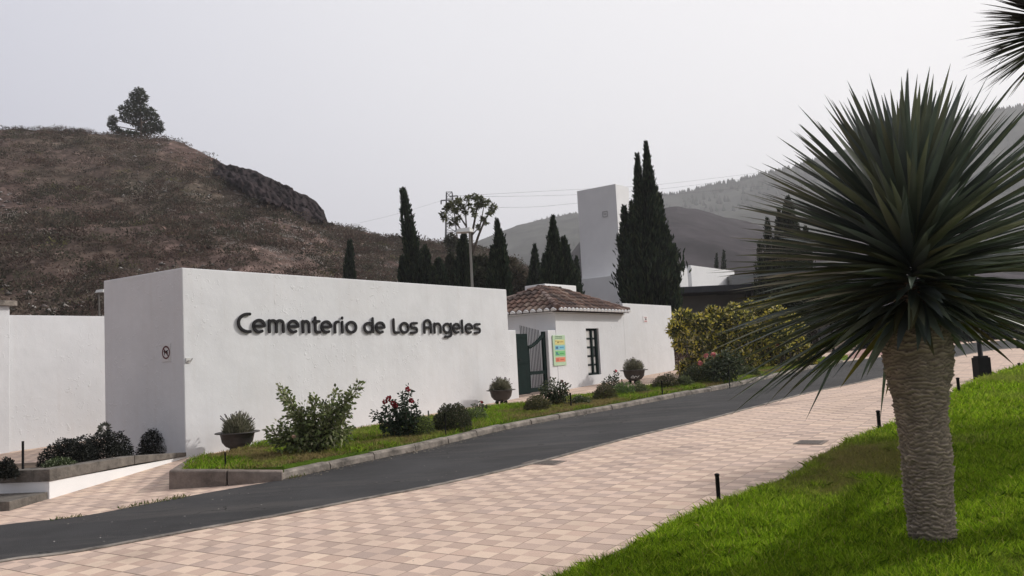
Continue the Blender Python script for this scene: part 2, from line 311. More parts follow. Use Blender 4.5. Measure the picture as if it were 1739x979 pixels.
# road
far_e = [(-500, 985), (-200, 926), (0, 893), (138, 877.7), (276, 851.8), (380, 832.9), (480, 815.6), (560, 798), (673, 773.8), (726, 763), (840, 735), (926, 717), (1070, 691), (1180, 669.7), (1244, 658), (1360, 631), (1447, 613), (1502, 606), (1637, 584.5), (1739, 577), (2000, 563)]
near_e = [(-500, 1075), (-200, 1000), (0, 953), (138, 934.5), (345, 896.7), (483, 872.5), (610, 848), (741, 823), (902, 787), (1064, 744), (1200, 712), (1360, 670), (1432, 655), (1510, 637.5), (1614, 608), (1678, 596), (1739, 590.5), (2000, 572)]
FE = smoothline([G(*p) for p in far_e], 5); NE = smoothline([G(*p) for p in near_e], 5)
ASPH = M('asphalt', (.042, .041, .042), .9, .34, .55, .5, 90, spec=.2)
def m_asph():
    n = ASPH.node_tree; N = n.nodes; L = n.links; b = N['Principled BSDF']
    src = b.inputs['Base Color'].links[0].from_socket
    tc = N.new('ShaderNodeTexCoord'); a = N.new('ShaderNodeTexNoise'); a.inputs['Scale'].default_value = 140; a.inputs['Detail'].default_value = 2; L.new(tc.outputs['Object'], a.inputs['Vector'])
    mr = N.new('ShaderNodeMapRange'); mr.inputs['From Min'].default_value = .62; mr.inputs['From Max'].default_value = .72; mr.inputs['To Max'].default_value = .5; L.new(a.outputs['Fac'], mr.inputs['Value'])
    mx = N.new('ShaderNodeMix'); mx.data_type = 'RGBA'; mx.inputs['B'].default_value = (.11, .105, .10, 1); L.new(mr.outputs[0], mx.inputs['Factor']); L.new(src, mx.inputs['A']); 
    du = N.new('ShaderNodeTexNoise'); du.inputs['Scale'].default_value = 1.7; du.inputs['Detail'].default_value = 9; du.inputs['Roughness'].default_value = .75; mpd = N.new('ShaderNodeMapping'); mpd.inputs['Rotation'].default_value = (0, 0, -R(52)); mpd.inputs['Scale'].default_value = (.16, 1.1, 1); L.new(tc.outputs['Object'], mpd.inputs[0]); L.new(mpd.outputs[0], du.inputs['Vector'])
    dr_ = N.new('ShaderNodeMapRange'); dr_.inputs['From Min'].default_value = .48; dr_.inputs['From Max'].default_value = .72; dr_.inputs['To Max'].default_value = .55; L.new(du.outputs['Fac'], dr_.inputs['Value'])
    m2 = N.new('ShaderNodeMix'); m2.data_type = 'RGBA'; m2.inputs['B'].default_value = (.105, .096, .088, 1); L.new(dr_.outputs[0], m2.inputs['Factor']); L.new(mx.outputs['Result'], m2.inputs['A'])
    vo = N.new('ShaderNodeTexVoronoi'); vo.feature = 'DISTANCE_TO_EDGE'; vo.inputs['Scale'].default_value = .55; wv_ = N.new('ShaderNodeTexNoise'); wv_.inputs['Scale'].default_value = 2.5; wv_.inputs['Detail'].default_value = 5; L.new(tc.outputs['Object'], wv_.inputs['Vector']); av = N.new('ShaderNodeVectorMath'); av.operation = 'ADD'; L.new(tc.outputs['Object'], av.inputs[0]); L.new(wv_.outputs['Color'], av.inputs[1]); L.new(av.outputs[0], vo.inputs['Vector'])
    ck = N.new('ShaderNodeMath'); ck.operation = 'LESS_THAN'; ck.inputs[1].default_value = .006; L.new(vo.outputs['Distance'], ck.inputs[0]); gate = N.new('ShaderNodeMath'); gate.operation = 'GREATER_THAN'; gate.inputs[1].default_value = .55; L.new(du.outputs['Fac'], gate.inputs[0]); cm = N.new('ShaderNodeMath'); cm.operation = 'MULTIPLY'; L.new(ck.outputs[0], cm.inputs[0]); L.new(gate.outputs[0], cm.inputs[1])
    m3 = N.new('ShaderNodeMix'); m3.data_type = 'RGBA'; m3.inputs['B'].default_value = (.016, .015, .015, 1); L.new(cm.outputs[0], m3.inputs['Factor']); L.new(m2.outputs['Result'], m3.inputs['A']); L.new(m3.outputs['Result'], b.inputs['Base Color'])
m_asph()
tag(sheet('road', FE+NE[::-1], .006, ASPH), kind='structure')
# flush pale edging along the near side of the road
def band(name, line, w0, w1, h0, h1, mat, jit=0, gap=None, parent=None):
    mb = MB(); n = len(line); L = 0; segs = []
    cur = []
    for i, p in enumerate(line):
        d = (line[min(i+1, n-1)]-line[max(i-1, 0)]); d.z = 0; d.normalize(); s = Vector((-d.y, d.x, 0))   # left of travel
        a = p+s*w0; b = p+s*w1; j = random.uniform(-jit, jit)
        cur.append([(a.x, a.y, gz(a.x, a.y)+h0), (b.x, b.y, gz(b.x, b.y)+h0), (b.x, b.y, gz(b.x, b.y)+h1+j), (a.x, a.y, gz(a.x, a.y)+h1+j)])
    vs = [v for c in cur for v in c]; fs = []
    for i in range(n-1):
        for j in range(4): fs.append((i*4+j, i*4+(j+1) % 4, (i+1)*4+(j+1) % 4, (i+1)*4+j))
    mb.add(vs, fs); o = mb.build(name, mat, parent); return o
tag(band('road_edging', NE, -.10, -.005, -.02, .012, STONE), kind='structure')
# kerb stones on the far side: one mesh, stones separated by joints
def kerb(name, line, wd, h, mat, stone=.9):
    mb = MB(); L = [0]
    for i in range(1, len(line)): L.append(L[-1]+(line[i]-line[i-1]).length)
    def P(s):
        for i in range(1, len(L)):
            if L[i] >= s: t = (s-L[i-1])/(L[i]-L[i-1]); return line[i-1].lerp(line[i], t)
        return line[-1]
    s = 0
    while s < L[-1]-.2:
        e = min(s+stone-.02, L[-1]); a, b = P(s), P(e); d = (b-a); d.z = 0
        if d.length < .05: break
        d.normalize(); q = Vector((-d.y, d.x, 0)); o = random.uniform(-.008, .008); hh = h+random.uniform(-.012, .012)
        vs = []
        for p in (a, b):
            for (x, z) in ((0+o, -.1), (.015+o, hh-.03), (.045+o, hh), (wd, hh), (wd, -.1)):
                r_ = p+q*x; vs.append((r_.x, r_.y, gz(p.x, p.y)+z))
        mb.add(vs, [(i, i+1, i+6, i+5) for i in range(4)]+[(4, 3, 2, 1, 0), (5, 6, 7, 8, 9)]); s += stone
    return tag(mb.build(name, mat), kind='structure')
kl = [p for p in FE if p.y > G(482, 815.5).y and p.y < G(1447, 613).y]
kerb('kerb', kl, .17, .105, STONE)
# planted strip between road and entrance wall
strip_back = [(322, 796), (347, 783), (400, 771), (460, 751), (540, 742), (640, 727), (720, 712), (800, 699), (900, 684), (1000, 672), (1080, 660), (1150, 652), (1210, 640), (1290, 629), (1380, 612), (1440, 606)]
SB = [G(*p, h=.1) for p in strip_back]
sf = []
for i, p in enumerate(kl):
    d = (kl[min(i+1, len(kl)-1)]-kl[max(i-1, 0)]); d.z = 0; d.normalize(); sf.append(p+Vector((-d.y, d.x, 0))*.2)
ba, bb, bc = G(285, 832), G(385, 826), G(481, 817)
def inset(p, q, r_, k): d = (q-p); d.z = 0; v = Vector((-d.y, d.x, 0)).normalized(); return r_+v*k
bd = (bb-ba); bd.z = 0; bd.normalize()
tip = [inset(ba, bb, ba, .13)+bd*.13, inset(ba, bb, bb, .13), inset(bb, bc, bc, .13)]
def strip_h(x, y):                           # lawn surface height above the ground plane: higher at the low end
    t = (Vector((x, y, 0))-Vector((C0.x, C0.y, 0))).dot(wv); return float(np.interp(t, [-4, -2.0, 1, 5], [.235, .20, .12, .11]))
strip = tip+[Vector(p) for p in sf]+SB[::-1]
LAWNM = M('lawn_turf', (.07, .12, .012), .95, .5, 2.5, .8, 40, spec=.1)
P = [Vector((p.x, p.y, gz(p.x, p.y)+strip_h(p.x, p.y))) for p in strip]
mb = MB(); tr = tessellate_polygon([[Vector((p.x, p.y, 0)) for p in P]]); fs = []
for t in tr:
    a, b, c = (P[i] for i in t); fs.append(tuple(t) if (b-a).cross(c-a).z > 0 else tuple(reversed(t)))
n_ = len(P); mb.add(P+[p-Vector((0, 0, .4)) for p in P], fs+[(i, (i+1) % n_, (i+1) % n_+n_, i+n_) for i in range(n_)])
tag(mb.build('planting_strip', LAWNM), kind='structure')
# low retaining blocks round the lower tip of the strip
mb = MB()
a, b, c = ba, bb, bc; bk = G(326, 797)
for (p, q, hp, hq) in ((a, b, .265, .215), (b, c, .215, .14)):
    d = (q-p); d.z = 0; s = Vector((-d.y, d.x, 0)).normalized()*.17; e = d.normalized()*.012
    p0, q0 = p+e, q-e
    vs = []
    for r_, hh in ((p0, hp), (q0, hq)):
        for x, z in ((Vector(), -.05), (s*.08, hh-.02), (s*.25, hh), (s, hh), (s, -.05)):
            k = r_+x; vs.append((k.x, k.y, gz(r_.x, r_.y)+z))
    mb.add(vs, [(i, i+1, i+6, i+5) for i in range(4)]+[(4, 3, 2, 1, 0), (5, 6, 7, 8, 9)])
d = (bk-a); d.z = 0; s = Vector((d.y, -d.x, 0)).normalized()*.17
mb.box(Vector((a.x, a.y, gz(a.x, a.y)-.05))+d.normalized()*.19, d.normalized()*(d.length-.2), s, ZZ*.30)
tag(mb.build('retaining_kerb', STONED, bevel=.012), kind='structure')
# right lawn
lawn_e = [(890, 1035), (972, 985), (1022, 966), (1076, 939), (1190, 878), (1268, 848), (1354, 814), (1391, 786.5), (1449, 755), (1516, 728), (1606, 683), (1651, 656.5), (1739, 625), (1830, 600), (2000, 570)]
LE = smoothline([G(*p) for p in lawn_e], 5)
LE2 = [p+Vector((.05, -.05, 0)) for p in LE]
lawn = LE+[Vector((60, 30, 0)), Vector((30, -4, 0)), Vector((0, -2, 0))]
def lawn_h(x, y): return .035
sheet('lawn', lawn, .035, LAWNM)
tag(band('lawn_edging', LE, -.01, .09, -.02, .03, STONED), kind='structure')
# red paving beyond the road
REDP = M('red_paving', (.33, .19, .165), .9, .15, 3, .2, 40)
sheet('red_paving', [G(1385, 611), G(1440, 601.5), G(1470, 593), G(1640, 572), G(1640, 580.5), G(1500, 603), G(1445, 609.5), G(1400, 616)], .008, REDP)
# dead leaves, grit and scraps on road and paving
n = 2600; px = rng.uniform(-20, 1500, n); py = rng.uniform(660, 985, n)
Pp = []
for a, b in zip(px, py):
    q = G(a, b)
    if q.y > 0 and q.y < 40: Pp.append((q.x, q.y, gz(q.x, q.y)+.009))
Pp = np.array(Pp); RP = [(p.x, p.y) for p in FE+NE[::-1]]; inr = in_poly(Pp[:, 0], Pp[:, 1], RP)
uu = (Pp[:, 0]-C0.x)*nv.x+(Pp[:, 1]-C0.y)*nv.y
inst = in_poly(Pp[:, 0], Pp[:, 1], [(p.x, p.y) for p in strip]) | in_poly(Pp[:, 0], Pp[:, 1], [(p.x, p.y) for p in lawn]) | (uu < .1)
keep = (~inst) & (inr | (rng.random(len(Pp)) < .12)) & (rng.random(len(Pp)) < .35); Pp = Pp[keep]; k = len(Pp)
dd = rng.normal(size=(k, 3)); dd[:, 2] = .08; S_ = np.cross(unit(dd), [0, 0, 1.]); L_ = rng.uniform(.008, .035, k)
v, f, c = rhombi(Pp, dd, L_, L_*.6, pal(k, [(.30, .27, .22), (.10, .075, .05), (.4, .38, .35), (.03, .03, .03)]), S_)
tag(npmesh('litter', v, f, PAINTC, None, c), kind='stuff')
# ------------------------------------------------------------------ grass
def grass(name, poly, n, hfun, dmin, dmax, L, Wd, cols, wts, near=True, patch=None, label=None):
    P = np.array([(p[0], p[1]) for p in poly]); lo = P.min(0); hi = P.max(0); out = []
    tot = 0
    while tot < n:
        m_ = n*3
        if near:
            r_ = dmin*(dmax/dmin)**rng.random(m_); a = rng.uniform(-R(36), R(36), m_); x = r_*np.sin(a); y = r_*np.cos(a)
        else: x = rng.uniform(lo[0], hi[0], m_); y = rng.uniform(lo[1], hi[1], m_)
        k = in_poly(x, y, [tuple(q) for q in P]); out.append(np.stack([x[k], y[k]], 1)); tot += k.sum()
    Q = np.concatenate(out)[:n]; x, y = Q[:, 0], Q[:, 1]; dist = np.hypot(x, y)
    rl = np.minimum(1, 90/dist); z = (SX*x+SY*y)*rl+hfun(x, y)-.005
    nn = fbm(x*1.1, y*1.1, 3, 5); n3 = fbm(x*4, y*4, 3, 9)
    g = np.clip(dist/9, .8, 2.6) if near else 1.0
    len_ = L*rng.uniform(.55, 1.25, n)*(.55+.9*n3)*(g**.45 if near else 1); wd = Wd*g*rng.uniform(.7, 1.3, n)
    c = pal(n, cols, wts, .42)*(.72+.62*nn)[:, None]
    pt_ = np.clip((fbm(x*.55+7, y*.55, 4, 33)-.50)*5, 0, 1)[:, None]; c = c*(1-.5*pt_)+np.array([.32, .33, .09])*.5*pt_*rng.uniform(.6, 1.3, (n, 1))
    if patch is not None:
        k = patch(x, y); dry = np.array([.30, .215, .11]); kk = np.clip(k, 0, 1)[:, None]; c = c*(1-kk)+dry*rng.uniform(.6, 1.2, (n, 1))*kk; len_ = len_*(1-.45*kk[:, 0])
    lean = rng.normal(size=(n, 2))*.42; a = rng.uniform(0, 2*math.pi, n); s = np.stack([np.cos(a), np.sin(a), 0*a], 1)*wd[:, None]/2
    B = np.stack([x, y, z], 1); d = np.stack([lean[:, 0], lean[:, 1], np.ones(n)], 1); d = unit(d)
    mid = B+d*len_[:, None]*.55; tp = B+d*len_[:, None]+np.stack([lean[:, 0], lean[:, 1], -.25*np.abs(lean[:, 0])], 1)*len_[:, None]*.6
    Vv = np.stack([B-s, B+s, mid+s*.8, tp, mid-s*.8], 1).reshape(-1, 3); Ff = np.arange(5*n).reshape(n, 5)
    return tag(npmesh(name, Vv, Ff, GRASSM, None, np.repeat(c, 5, 0)), label, None, None, 'stuff')
dry_c = G(1440, 800)
def dry(x, y):
    dx = (x-dry_c.x); dy = (y-dry_c.y); a = dx*wv.x+dy*wv.y; b = dx*nv.x+dy*nv.y
    return np.clip(2.2*np.exp(-((a/1.3)**2+((b-.15)/.5)**2))*(fbm(x*3, y*3, 4, 3)*2.4-.55), 0, .65)
GC = [(.22, .36, .014), (.31, .44, .025), (.09, .18, .010), (.44, .50, .07), (.42, .36, .12)]
grass('lawn_grass', lawn, 300000, lambda x, y: .035, 5.0, 42, .105, .0080, GC, [.34, .34, .22, .08, .02], True, dry)
def sh(x, y): t = (x-C0.x)*wv.x+(y-C0.y)*wv.y; return np.interp(t, [-4, -2.0, 1, 5], [.235, .20, .12, .11])
def dry2(x, y): return np.clip((fbm(x*1.1+3, y*1.1, 4, 21)-.44)*5, 0, .85)
grass('strip_grass', [p for p in strip], 90000, sh, 8, 60, .11, .014, [(.17, .30, .018), (.25, .36, .03), (.09, .16, .014), (.32, .28, .09)], [.33, .3, .2, .17], False, dry2)
# grit and leaf crumbs gathered in the gutter along the kerb
n = 1500; i_ = rng.integers(0, len(kl)-1, n); tt_ = rng.random(n); q = np.array([(kl[i].x+(kl[i+1].x-kl[i].x)*t, kl[i].y+(kl[i+1].y-kl[i].y)*t) for i, t in zip(i_, tt_)]); dq = np.abs(rng.normal(size=n))*.12+.01
q[:, 0] += nv.x*dq; q[:, 1] += nv.y*dq; z = SX*q[:, 0]+SY*q[:, 1]+.010; dd = rng.normal(size=(n, 3)); dd[:, 2] = .1; L_ = rng.uniform(.012, .05, n)
v, f, c = rhombi(np.stack([q[:, 0], q[:, 1], z], 1), dd, L_, L_*.5, pal(n, [(.16, .12, .08), (.08, .06, .045), (.25, .22, .17)]), np.cross(unit(dd), [0, 0, 1.]))
tag(npmesh('gutter_litter', v, f, PAINTC, None, c), kind='stuff')
# weeds in the joint between paving and road
n = 1800; t_ = rng.random(n); idx = (t_*(len(FE)*.42)).astype(int); q = np.array([(FE[i].x, FE[i].y) for i in idx])+rng.normal(size=(n, 2))*.05+0
ln = np.array([(FE[i+1].x-FE[i].x, FE[i+1].y-FE[i].y) for i in idx]); q += ln*rng.random((n, 1))
kp = (fbm(q[:, 0]*1.3, q[:, 1]*1.3, 2, 4) > .40) & (q[:, 1] < G(470, 817).y+.3); q = q[kp]; n = len(q)
z = SX*q[:, 0]+SY*q[:, 1]; Pq = np.stack([q[:, 0], q[:, 1], z], 1); d = rng.normal(size=(n, 3)); d[:, 2] = 1.3
v, f, c = rhombi(Pq, d, rng.uniform(.02, .075, n), .012, pal(n, [(.12, .15, .05), (.22, .19, .09), (.07, .10, .03)]))
tag(npmesh('joint_weeds', v, f, GRASSM, None, c), kind='stuff')
# ------------------------------------------------------------------ hills
def azel(px, py): d = ray(px, py); h = math.hypot(d.x, d.y); return math.atan2(d.x, d.y), d.z/h
def hill(name, prof, dist, d0, mat, colf, na, nr, amp, namp, nfr, back=1.6, seed=0, azpad=.0, disp=None):
    A = np.array([azel(*p) for p in prof]); az = np.linspace(A[0, 0], A[-1, 0], na); el = np.interp(az, A[:, 0], A[:, 1])
    Dr = np.interp(az, [azel(p[0], p[1])[0] for p in dist], [p[2] for p in dist])
    zr = HCAM+el*Dr; s = np.concatenate([np.linspace(0, 1, nr), 1+np.linspace(0, 1, nr//3+1)[1:]**1.5])
    AZ, S = np.meshgrid(az, s, indexing='ij'); DR = Dr[:, None]; ZR = zr[:, None]
    d0a = d0 if np.isscalar(d0) else np.interp(az, [azel(p[0], p[1])[0] for p in d0], [p[2] for p in d0])[:, None]
    rad = np.where(S <= 1, d0a+(DR-d0a)*S, DR+(S-1)*DR*(back-1)); X = rad*np.sin(AZ); Y = rad*np.cos(AZ)
    kk = np.minimum(1, 90/rad); zb = (SX*X+SY*Y)*kk-.3
    prof_ = np.where(S <= 1, np.power(np.clip(S, 0, 1), amp), 1-np.clip(S-1, 0, 1)**1.4)
    Z = zb+(ZR-zb)*prof_
    env = np.minimum(1, np.clip(S, 0, 1)*3)*np.clip(2-S, 0, 1)
    nz = (fbm(X*nfr, Y*nfr, 5, seed)-.47)*namp; nzf = (fbm(X*nfr*9, Y*nfr*9, 4, seed+40)-.47)*namp*.12
    Z = Z+(nz*np.clip(1-np.exp(-((S-1)/.12)**2)*.8, 0, 1)+nzf)*env
    if disp is not None: X, Y, Z, rock = disp(X, Y, Z, AZ, S)
    else: rock = np.zeros_like(X)
    Vv = np.stack([X, Y, Z], 2).reshape(-1, 3); NA, NS = X.shape
    i = np.arange(NA-1)[:, None]*NS+np.arange(NS-1)[None, :]; Fq = np.stack([i, i+1, i+NS+1, i+NS], 2).reshape(-1, 4)[:, ::-1]
    c = colf(X.ravel(), Y.ravel(), Z.ravel(), rock.ravel())
    o = tag(npmesh(name, Vv, Fq, mat, None, c, True), kind='structure'); return o, X, Y, Z, S, rock
prof1 = [(-700, 330), (-400, 262), (-200, 235), (0, 222), (80, 223), (140, 225), (185, 229), (240, 234), (290, 236), (330, 250), (365, 268), (380, 280), (430, 291), (470, 310), (520, 334), (540, 348), (550, 362), (557, 380), (600, 392), (650, 403), (700, 412), (760, 421), (820, 430), (870, 447), (905, 476), (960, 520)]
dist1 = [(-700, 330, 150), (0, 222, 150), (300, 236, 140), (557, 380, 125), (760, 420, 120), (960, 520, 115)]
cliff = [(366, 272), (430, 286), (520, 328), (548, 342), (566, 384), (530, 384), (490, 358), (450, 352), (425, 338), (395, 318), (360, 300)]
def proj(X, Y, Z):
    x, y, z = X, Y, Z-HCAM; f = x*Fv.x+y*Fv.y+z*Fv.z; return PW/2+FPX*(x*Rv.x+y*Rv.y+z*Rv.z)/f, PH/2-FPX*(x*Uv.x+y*Uv.y+z*Uv.z)/f
def disp1(X, Y, Z, AZ, S):
    px, py = proj(X, Y, Z); jit = (fbm(px/14, py/14, 3, 77)-.5)*16
    mk = (in_poly((px+jit).ravel(), (py+jit*.6).ravel(), cliff).reshape(px.shape) & (S <= 1.05)).astype(float); fade = np.clip((1.0-S)*26, .3, 1)
    col_ = np.abs(fbm(AZ*120+Z*.25, Z*.35, 4, 8)-.47)*1.6; blk = fbm(AZ*260, Z*.7, 4, 18)
    out = mk*(4.6*col_+2.6*blk); r_ = np.hypot(X, Y); X2 = X-X/r_*out*fade; Y2 = Y-Y/r_*out*fade; Z2 = Z+mk*(blk-.5)*.6*fade
    return X2, Y2, Z2, mk
def colh1(X, Y, Z, rock):
    a = fbm(X*.05, Y*.05, 4, 1)[:, None]; b = fbm(X*.35, Y*.35, 4, 2)[:, None]; f = fbm(X*1.5, Y*1.5, 3, 6)[:, None]
    g2 = fbm(X*1.1, Y*1.1, 4, 61)[:, None]; c = np.array([.100, .070, .060])*(.55+.6*b+.5*g2); c = c*(1-.55*np.clip((a-.45)*4, 0, 1))+np.array([.095, .088, .062])*.55*np.clip((a-.45)*4, 0, 1)
    px, py = proj(X, Y, Z); red = np.exp(-(((px-350)/95)**2+((py-275)/32)**2))[:, None]; c = c*(1-.7*red)+np.array([.085, .050, .042])*.7*red*(.6+.8*f)
    c = np.where(f+.35*b > .80, c*1.9, c); k = rock[:, None]; g = fbm(X*.8, Z*.4, 3, 11)[:, None]
    return c*(1-k)+np.array([.026, .019, .020])*(.3+1.6*g)*k
left_hill, HX, HY, HZ, HS, HRK = hill('left_hill', prof1, dist1, 42, HILLM, colh1, 620, 330, 1.12, 7.0, .045, 1.7, 3, disp=disp1)
# scrub on the hill: uncountable
flat = (HS > .03) & (HS < 1.04) & (HRK < .5); ii = np.flatnonzero(flat.ravel())
wgt = np.hypot(HX.ravel()[ii], HY.ravel()[ii]); pxv, pyv = proj(HX.ravel()[ii], HY.ravel()[ii], HZ.ravel()[ii])
okv = (pxv > -350) & (pxv < 960); ii = ii[okv]
def scrub(name, ns, nl, smin, smax, cols, wts, leaf, flatk=.75, clus=None, seed=0):
    sel = rng.choice(ii, ns*3); x, y, z = HX.ravel()[sel], HY.ravel()[sel], HZ.ravel()[sel]
    if clus is not None: k = fbm(x*clus[0], y*clus[0], 3, seed) > clus[1]; x, y, z = x[k], y[k], z[k]
    x, y, z = x[:ns], y[:ns], z[:ns]; k = len(x); x = x+rng.normal(size=k)*.4; y = y+rng.normal(size=k)*.4
    s = smin+(smax-smin)*rng.random(k)**2.2; c = pal(k, cols, wts, .3)
    d = unit(rng.normal(size=(k*nl, 3))); d[:, 2] = np.abs(d[:, 2]); S2 = np.repeat(s, nl)[:, None]
    P_ = np.repeat(np.stack([x, y, z], 1), nl, 0)+d*S2*np.array([1, 1, flatk])*rng.uniform(.35, .9, (k*nl, 1))
    D = d+rng.normal(size=d.shape)*.5; v, f, cc = rhombi(P_, D, leaf*S2[:, 0]*rng.uniform(.6, 1.3, k*nl), leaf*.55*S2[:, 0], np.repeat(c, nl, 0)*rng.uniform(.7, 1.3, (k*nl, 1)))
    return tag(npmesh(name, v, f, SCRUBM, None, cc), kind='stuff')
pxr, pyr = proj(HX.ravel()[ii], HY.ravel()[ii], HZ.ravel()[ii]); ii = ii[~((((pxr-335)/75)**2+((pyr-268)/26)**2 < 1) & (rng.random(len(ii)) < .7))]
scrub('hill_scrub', 15000, 46, .3, 1.4, [(.075, .066, .050), (.105, .082, .064), (.105, .072, .060), (.085, .080, .056), (.17, .155, .125), (.15, .14, .07)], [.24, .30, .26, .13, .05, .02], .19, .55, (.16, .27), 51)
scrub('tall_scrub', 650, 150, 1.2, 2.6, [(.060, .057, .042), (.090, .070, .056), (.070, .064, .048), (.092, .064, .052)], None, .13, .62)
scrub('pale_scrub', 4200, 30, .3, 1.0, [(.36, .34, .31), (.24, .22, .20)], [.45, .55], .17, .3, (.07, .44), 31)
# big bushes below the cliff
# loose pale stones
sel = rng.choice(ii, 4200); x, y, z = HX.ravel()[sel], HY.ravel()[sel], HZ.ravel()[sel]; k0 = fbm(x*.06, y*.06, 3, 31) > .46; x, y, z = x[k0], y[k0], z[k0]; k = len(x)
oct_ = np.array([(1, 0, 0), (0, 1, 0), (-1, 0, 0), (0, -1, 0), (0, 0, .6), (0, 0, -.4)]); s = rng.uniform(.1, .34, k)
Vv = (oct_[None]*s[:, None, None]*rng.uniform(.6, 1.3, (k, 6, 1))+np.stack([x, y, z+.05], 1)[:, None]).reshape(-1, 3)
of = np.array([(0, 1, 4), (1, 2, 4), (2, 3, 4), (3, 0, 4), (1, 0, 5), (2, 1, 5), (3, 2, 5), (0, 3, 5)]); Ff = (of[None]+(np.arange(k)*6)[:, None, None]).reshape(-1, 3)
tag(npmesh('hill_stones', Vv, Ff, HILLM, None, np.repeat(pal(k, [(.24, .22, .20), (.15, .13, .12), (.34, .32, .30)], [.4, .4, .2]), 6, 0)), kind='stuff')
FARM = M('far_hill', rough=1, var=.35, scale=.03, attr=True, spec=0)
def colf_far(X, Y, Z, r_): b = fbm(X*.012, Y*.012, 5, 4)[:, None]; return np.array([.070, .072, .060])*(.35+1.3*b)
prof2 = [(560, 470), (700, 440), (760, 428), (810, 415), (840, 403), (870, 392), (900, 382), (930, 372), (960, 367), (985, 363), (1040, 352), (1090, 342), (1125, 333), (1160, 327), (1200, 317), (1250, 306), (1300, 295), (1350, 283), (1400, 268), (1460, 250), (1500, 240), (1560, 226), (1620, 207), (1680, 191), (1739, 180), (1850, 160), (2050, 140), (2300, 200)]
hill('far_mountain', prof2, [(560, 400, 1100), (2300, 300, 1100)], 500, FARM, colf_far, 700, 120, .95, 60, .004, 1.3, 12)
prof3 = [(850, 520), (900, 500), (940, 470), (965, 440), (985, 415), (1010, 402), (1050, 387), (1090, 370), (1110, 360), (1130, 353), (1150, 351), (1180, 355), (1210, 362), (1250, 374), (1290, 385), (1320, 392), (1380, 398), (1450, 408), (1600, 425), (1800, 440), (2100, 470)]
def colf_mid(X, Y, Z, r_): b = fbm(X*.05, Y*.05, 5, 14)[:, None]; b2 = fbm(X*.2, Y*.2, 3, 15)[:, None]; return np.array([.042, .036, .039])*(.1+1.3*b+.6*b2)
hill('middle_hill', prof3, [(850, 400, 480), (2100, 400, 520)], 200, FARM, colf_mid, 400, 90, 1.0, 22, .010, 1.4, 22)
# tiny pines along the far ridge line: a wood that reads as one mass
A = np.array([azel(*p) for p in prof2]); n = 2600; az = rng.uniform(azel(780, 400)[0], azel(1800, 200)[0], n); el = np.interp(az, A[:, 0], A[:, 1])
s_ = rng.random(n)**.6; s_[:900] = 1.0; rad = 500+600*s_; zb = gz(0, 90)-.3; zr = HCAM+el*1100; z = zb+(zr-zb)*s_**.95; hgt = rng.uniform(4, 8, n)
P_ = np.stack([rad*np.sin(az), rad*np.cos(az), z-3.2], 1); D = np.tile([0, 0, 1.], (n, 1)); S1 = np.stack([np.cos(az), -np.sin(az), 0*az], 1)
pts = []; ptc = []
VV = np.stack([P_-S1*hgt[:, None]*.3, P_+S1*hgt[:, None]*.3, P_+D*hgt[:, None], P_+np.stack([np.sin(az), np.cos(az), 0*az], 1)*hgt[:, None]*.3], 1).reshape(-1, 3)
base = np.arange(n)[:, None, None]*4; FF = (np.array([(0, 1, 2), (1, 3, 2), (3, 0, 2)])[None]+base).reshape(-1, 3)
tag(npmesh('ridge_pinewood', VV, FF, FARM, None, np.repeat(pal(n, [(.04, .05, .035), (.05, .055, .04)]), 4, 0)), kind='stuff')

# haze: one closed box of even pale air round everything
mb = MB(); mb.box(Vector((-2700, -2700, -4)), Vector((5400, 0, 0)), Vector((0, 5400, 0)), ZZ*430)
hz = mb.build('haze', None); tag(hz, kind='stuff'); hm = bpy.data.materials.new('haze_air'); hm.use_nodes = True; hn = hm.node_tree
for q in list(hn.nodes):
    if q.type == 'BSDF_PRINCIPLED': hn.nodes.remove(q)
pv = hn.nodes.new('ShaderNodeVolumePrincipled'); pv.inputs['Color'].default_value = (.93, .93, .97, 1); pv.inputs['Density'].default_value = .00042; pv.inputs['Anisotropy'].default_value = .25
hn.links.new(pv.outputs[0], [q for q in hn.nodes if q.type == 'OUTPUT_MATERIAL'][0].inputs['Volume']); hz.data.materials.append(hm)
# ================================================================== ENTRANCE WALL
zt = onw(312, 455)[1]; u1 = onw(859.8, 492)[0]
Pl = atz(178.4, 477.5, zt); DEP = -(Pl-W(0, 0, 0)).dot(nv)
print('block', round(u1, 2), 'top', round(zt, 2), 'depth', round(DEP, 2), 'ulp', (Pl-W(0, 0, 0)).dot(wv))
def solid(name, label, cat_, u0, u1_, n0, n1, z0, z1, mat, parent=None, bevel=.015):
    mb = MB(); mb.wbox(u0, u1_, n0, n1, z0, z1); o = mb.build(name, mat, parent, bevel=bevel)
    if label: tag(o, label, cat_)
    return o
solid('entrance_wall', 'tall thick white wall block carrying the dark lettering', 'wall', 0, u1, -DEP, 0, -.4, zt, WHITE)
# lower wall to the left, with a capped pillar
lb = G(50, 776); un = (lb-W(0, 0, 0)).dot(nv); zl = None
off = -6.2
uL, zL = onw(177, 537.4, off); uM, zM = onw(12, 534, off); print('leftwall u', uL, uM, 'z', zL, zM, 'n', un)
zlw = zL
t = thing('boundary_wall', 'lower white boundary wall at the far left, ending in a capped pillar', 'wall', W(uM, off, 0))
MB().wbox(uM, 8.0, off-.25, off, -2, zlw).build('wall_panel', WHITE, t, bevel=.01)
MB().wbox(uM-2.6, uM, off-.3, off+.12, -2, onw(5, 521, off)[1]).build('pillar', WHITE, t, bevel=.01)
zc = onw(5, 521, off)[1]
MB().wbox(uM-2.7, uM+.12, off-.4, off+.22, zc+.003, onw(5, 512, off)[1]).build('pillar_cap', STONE, t, bevel=.01)
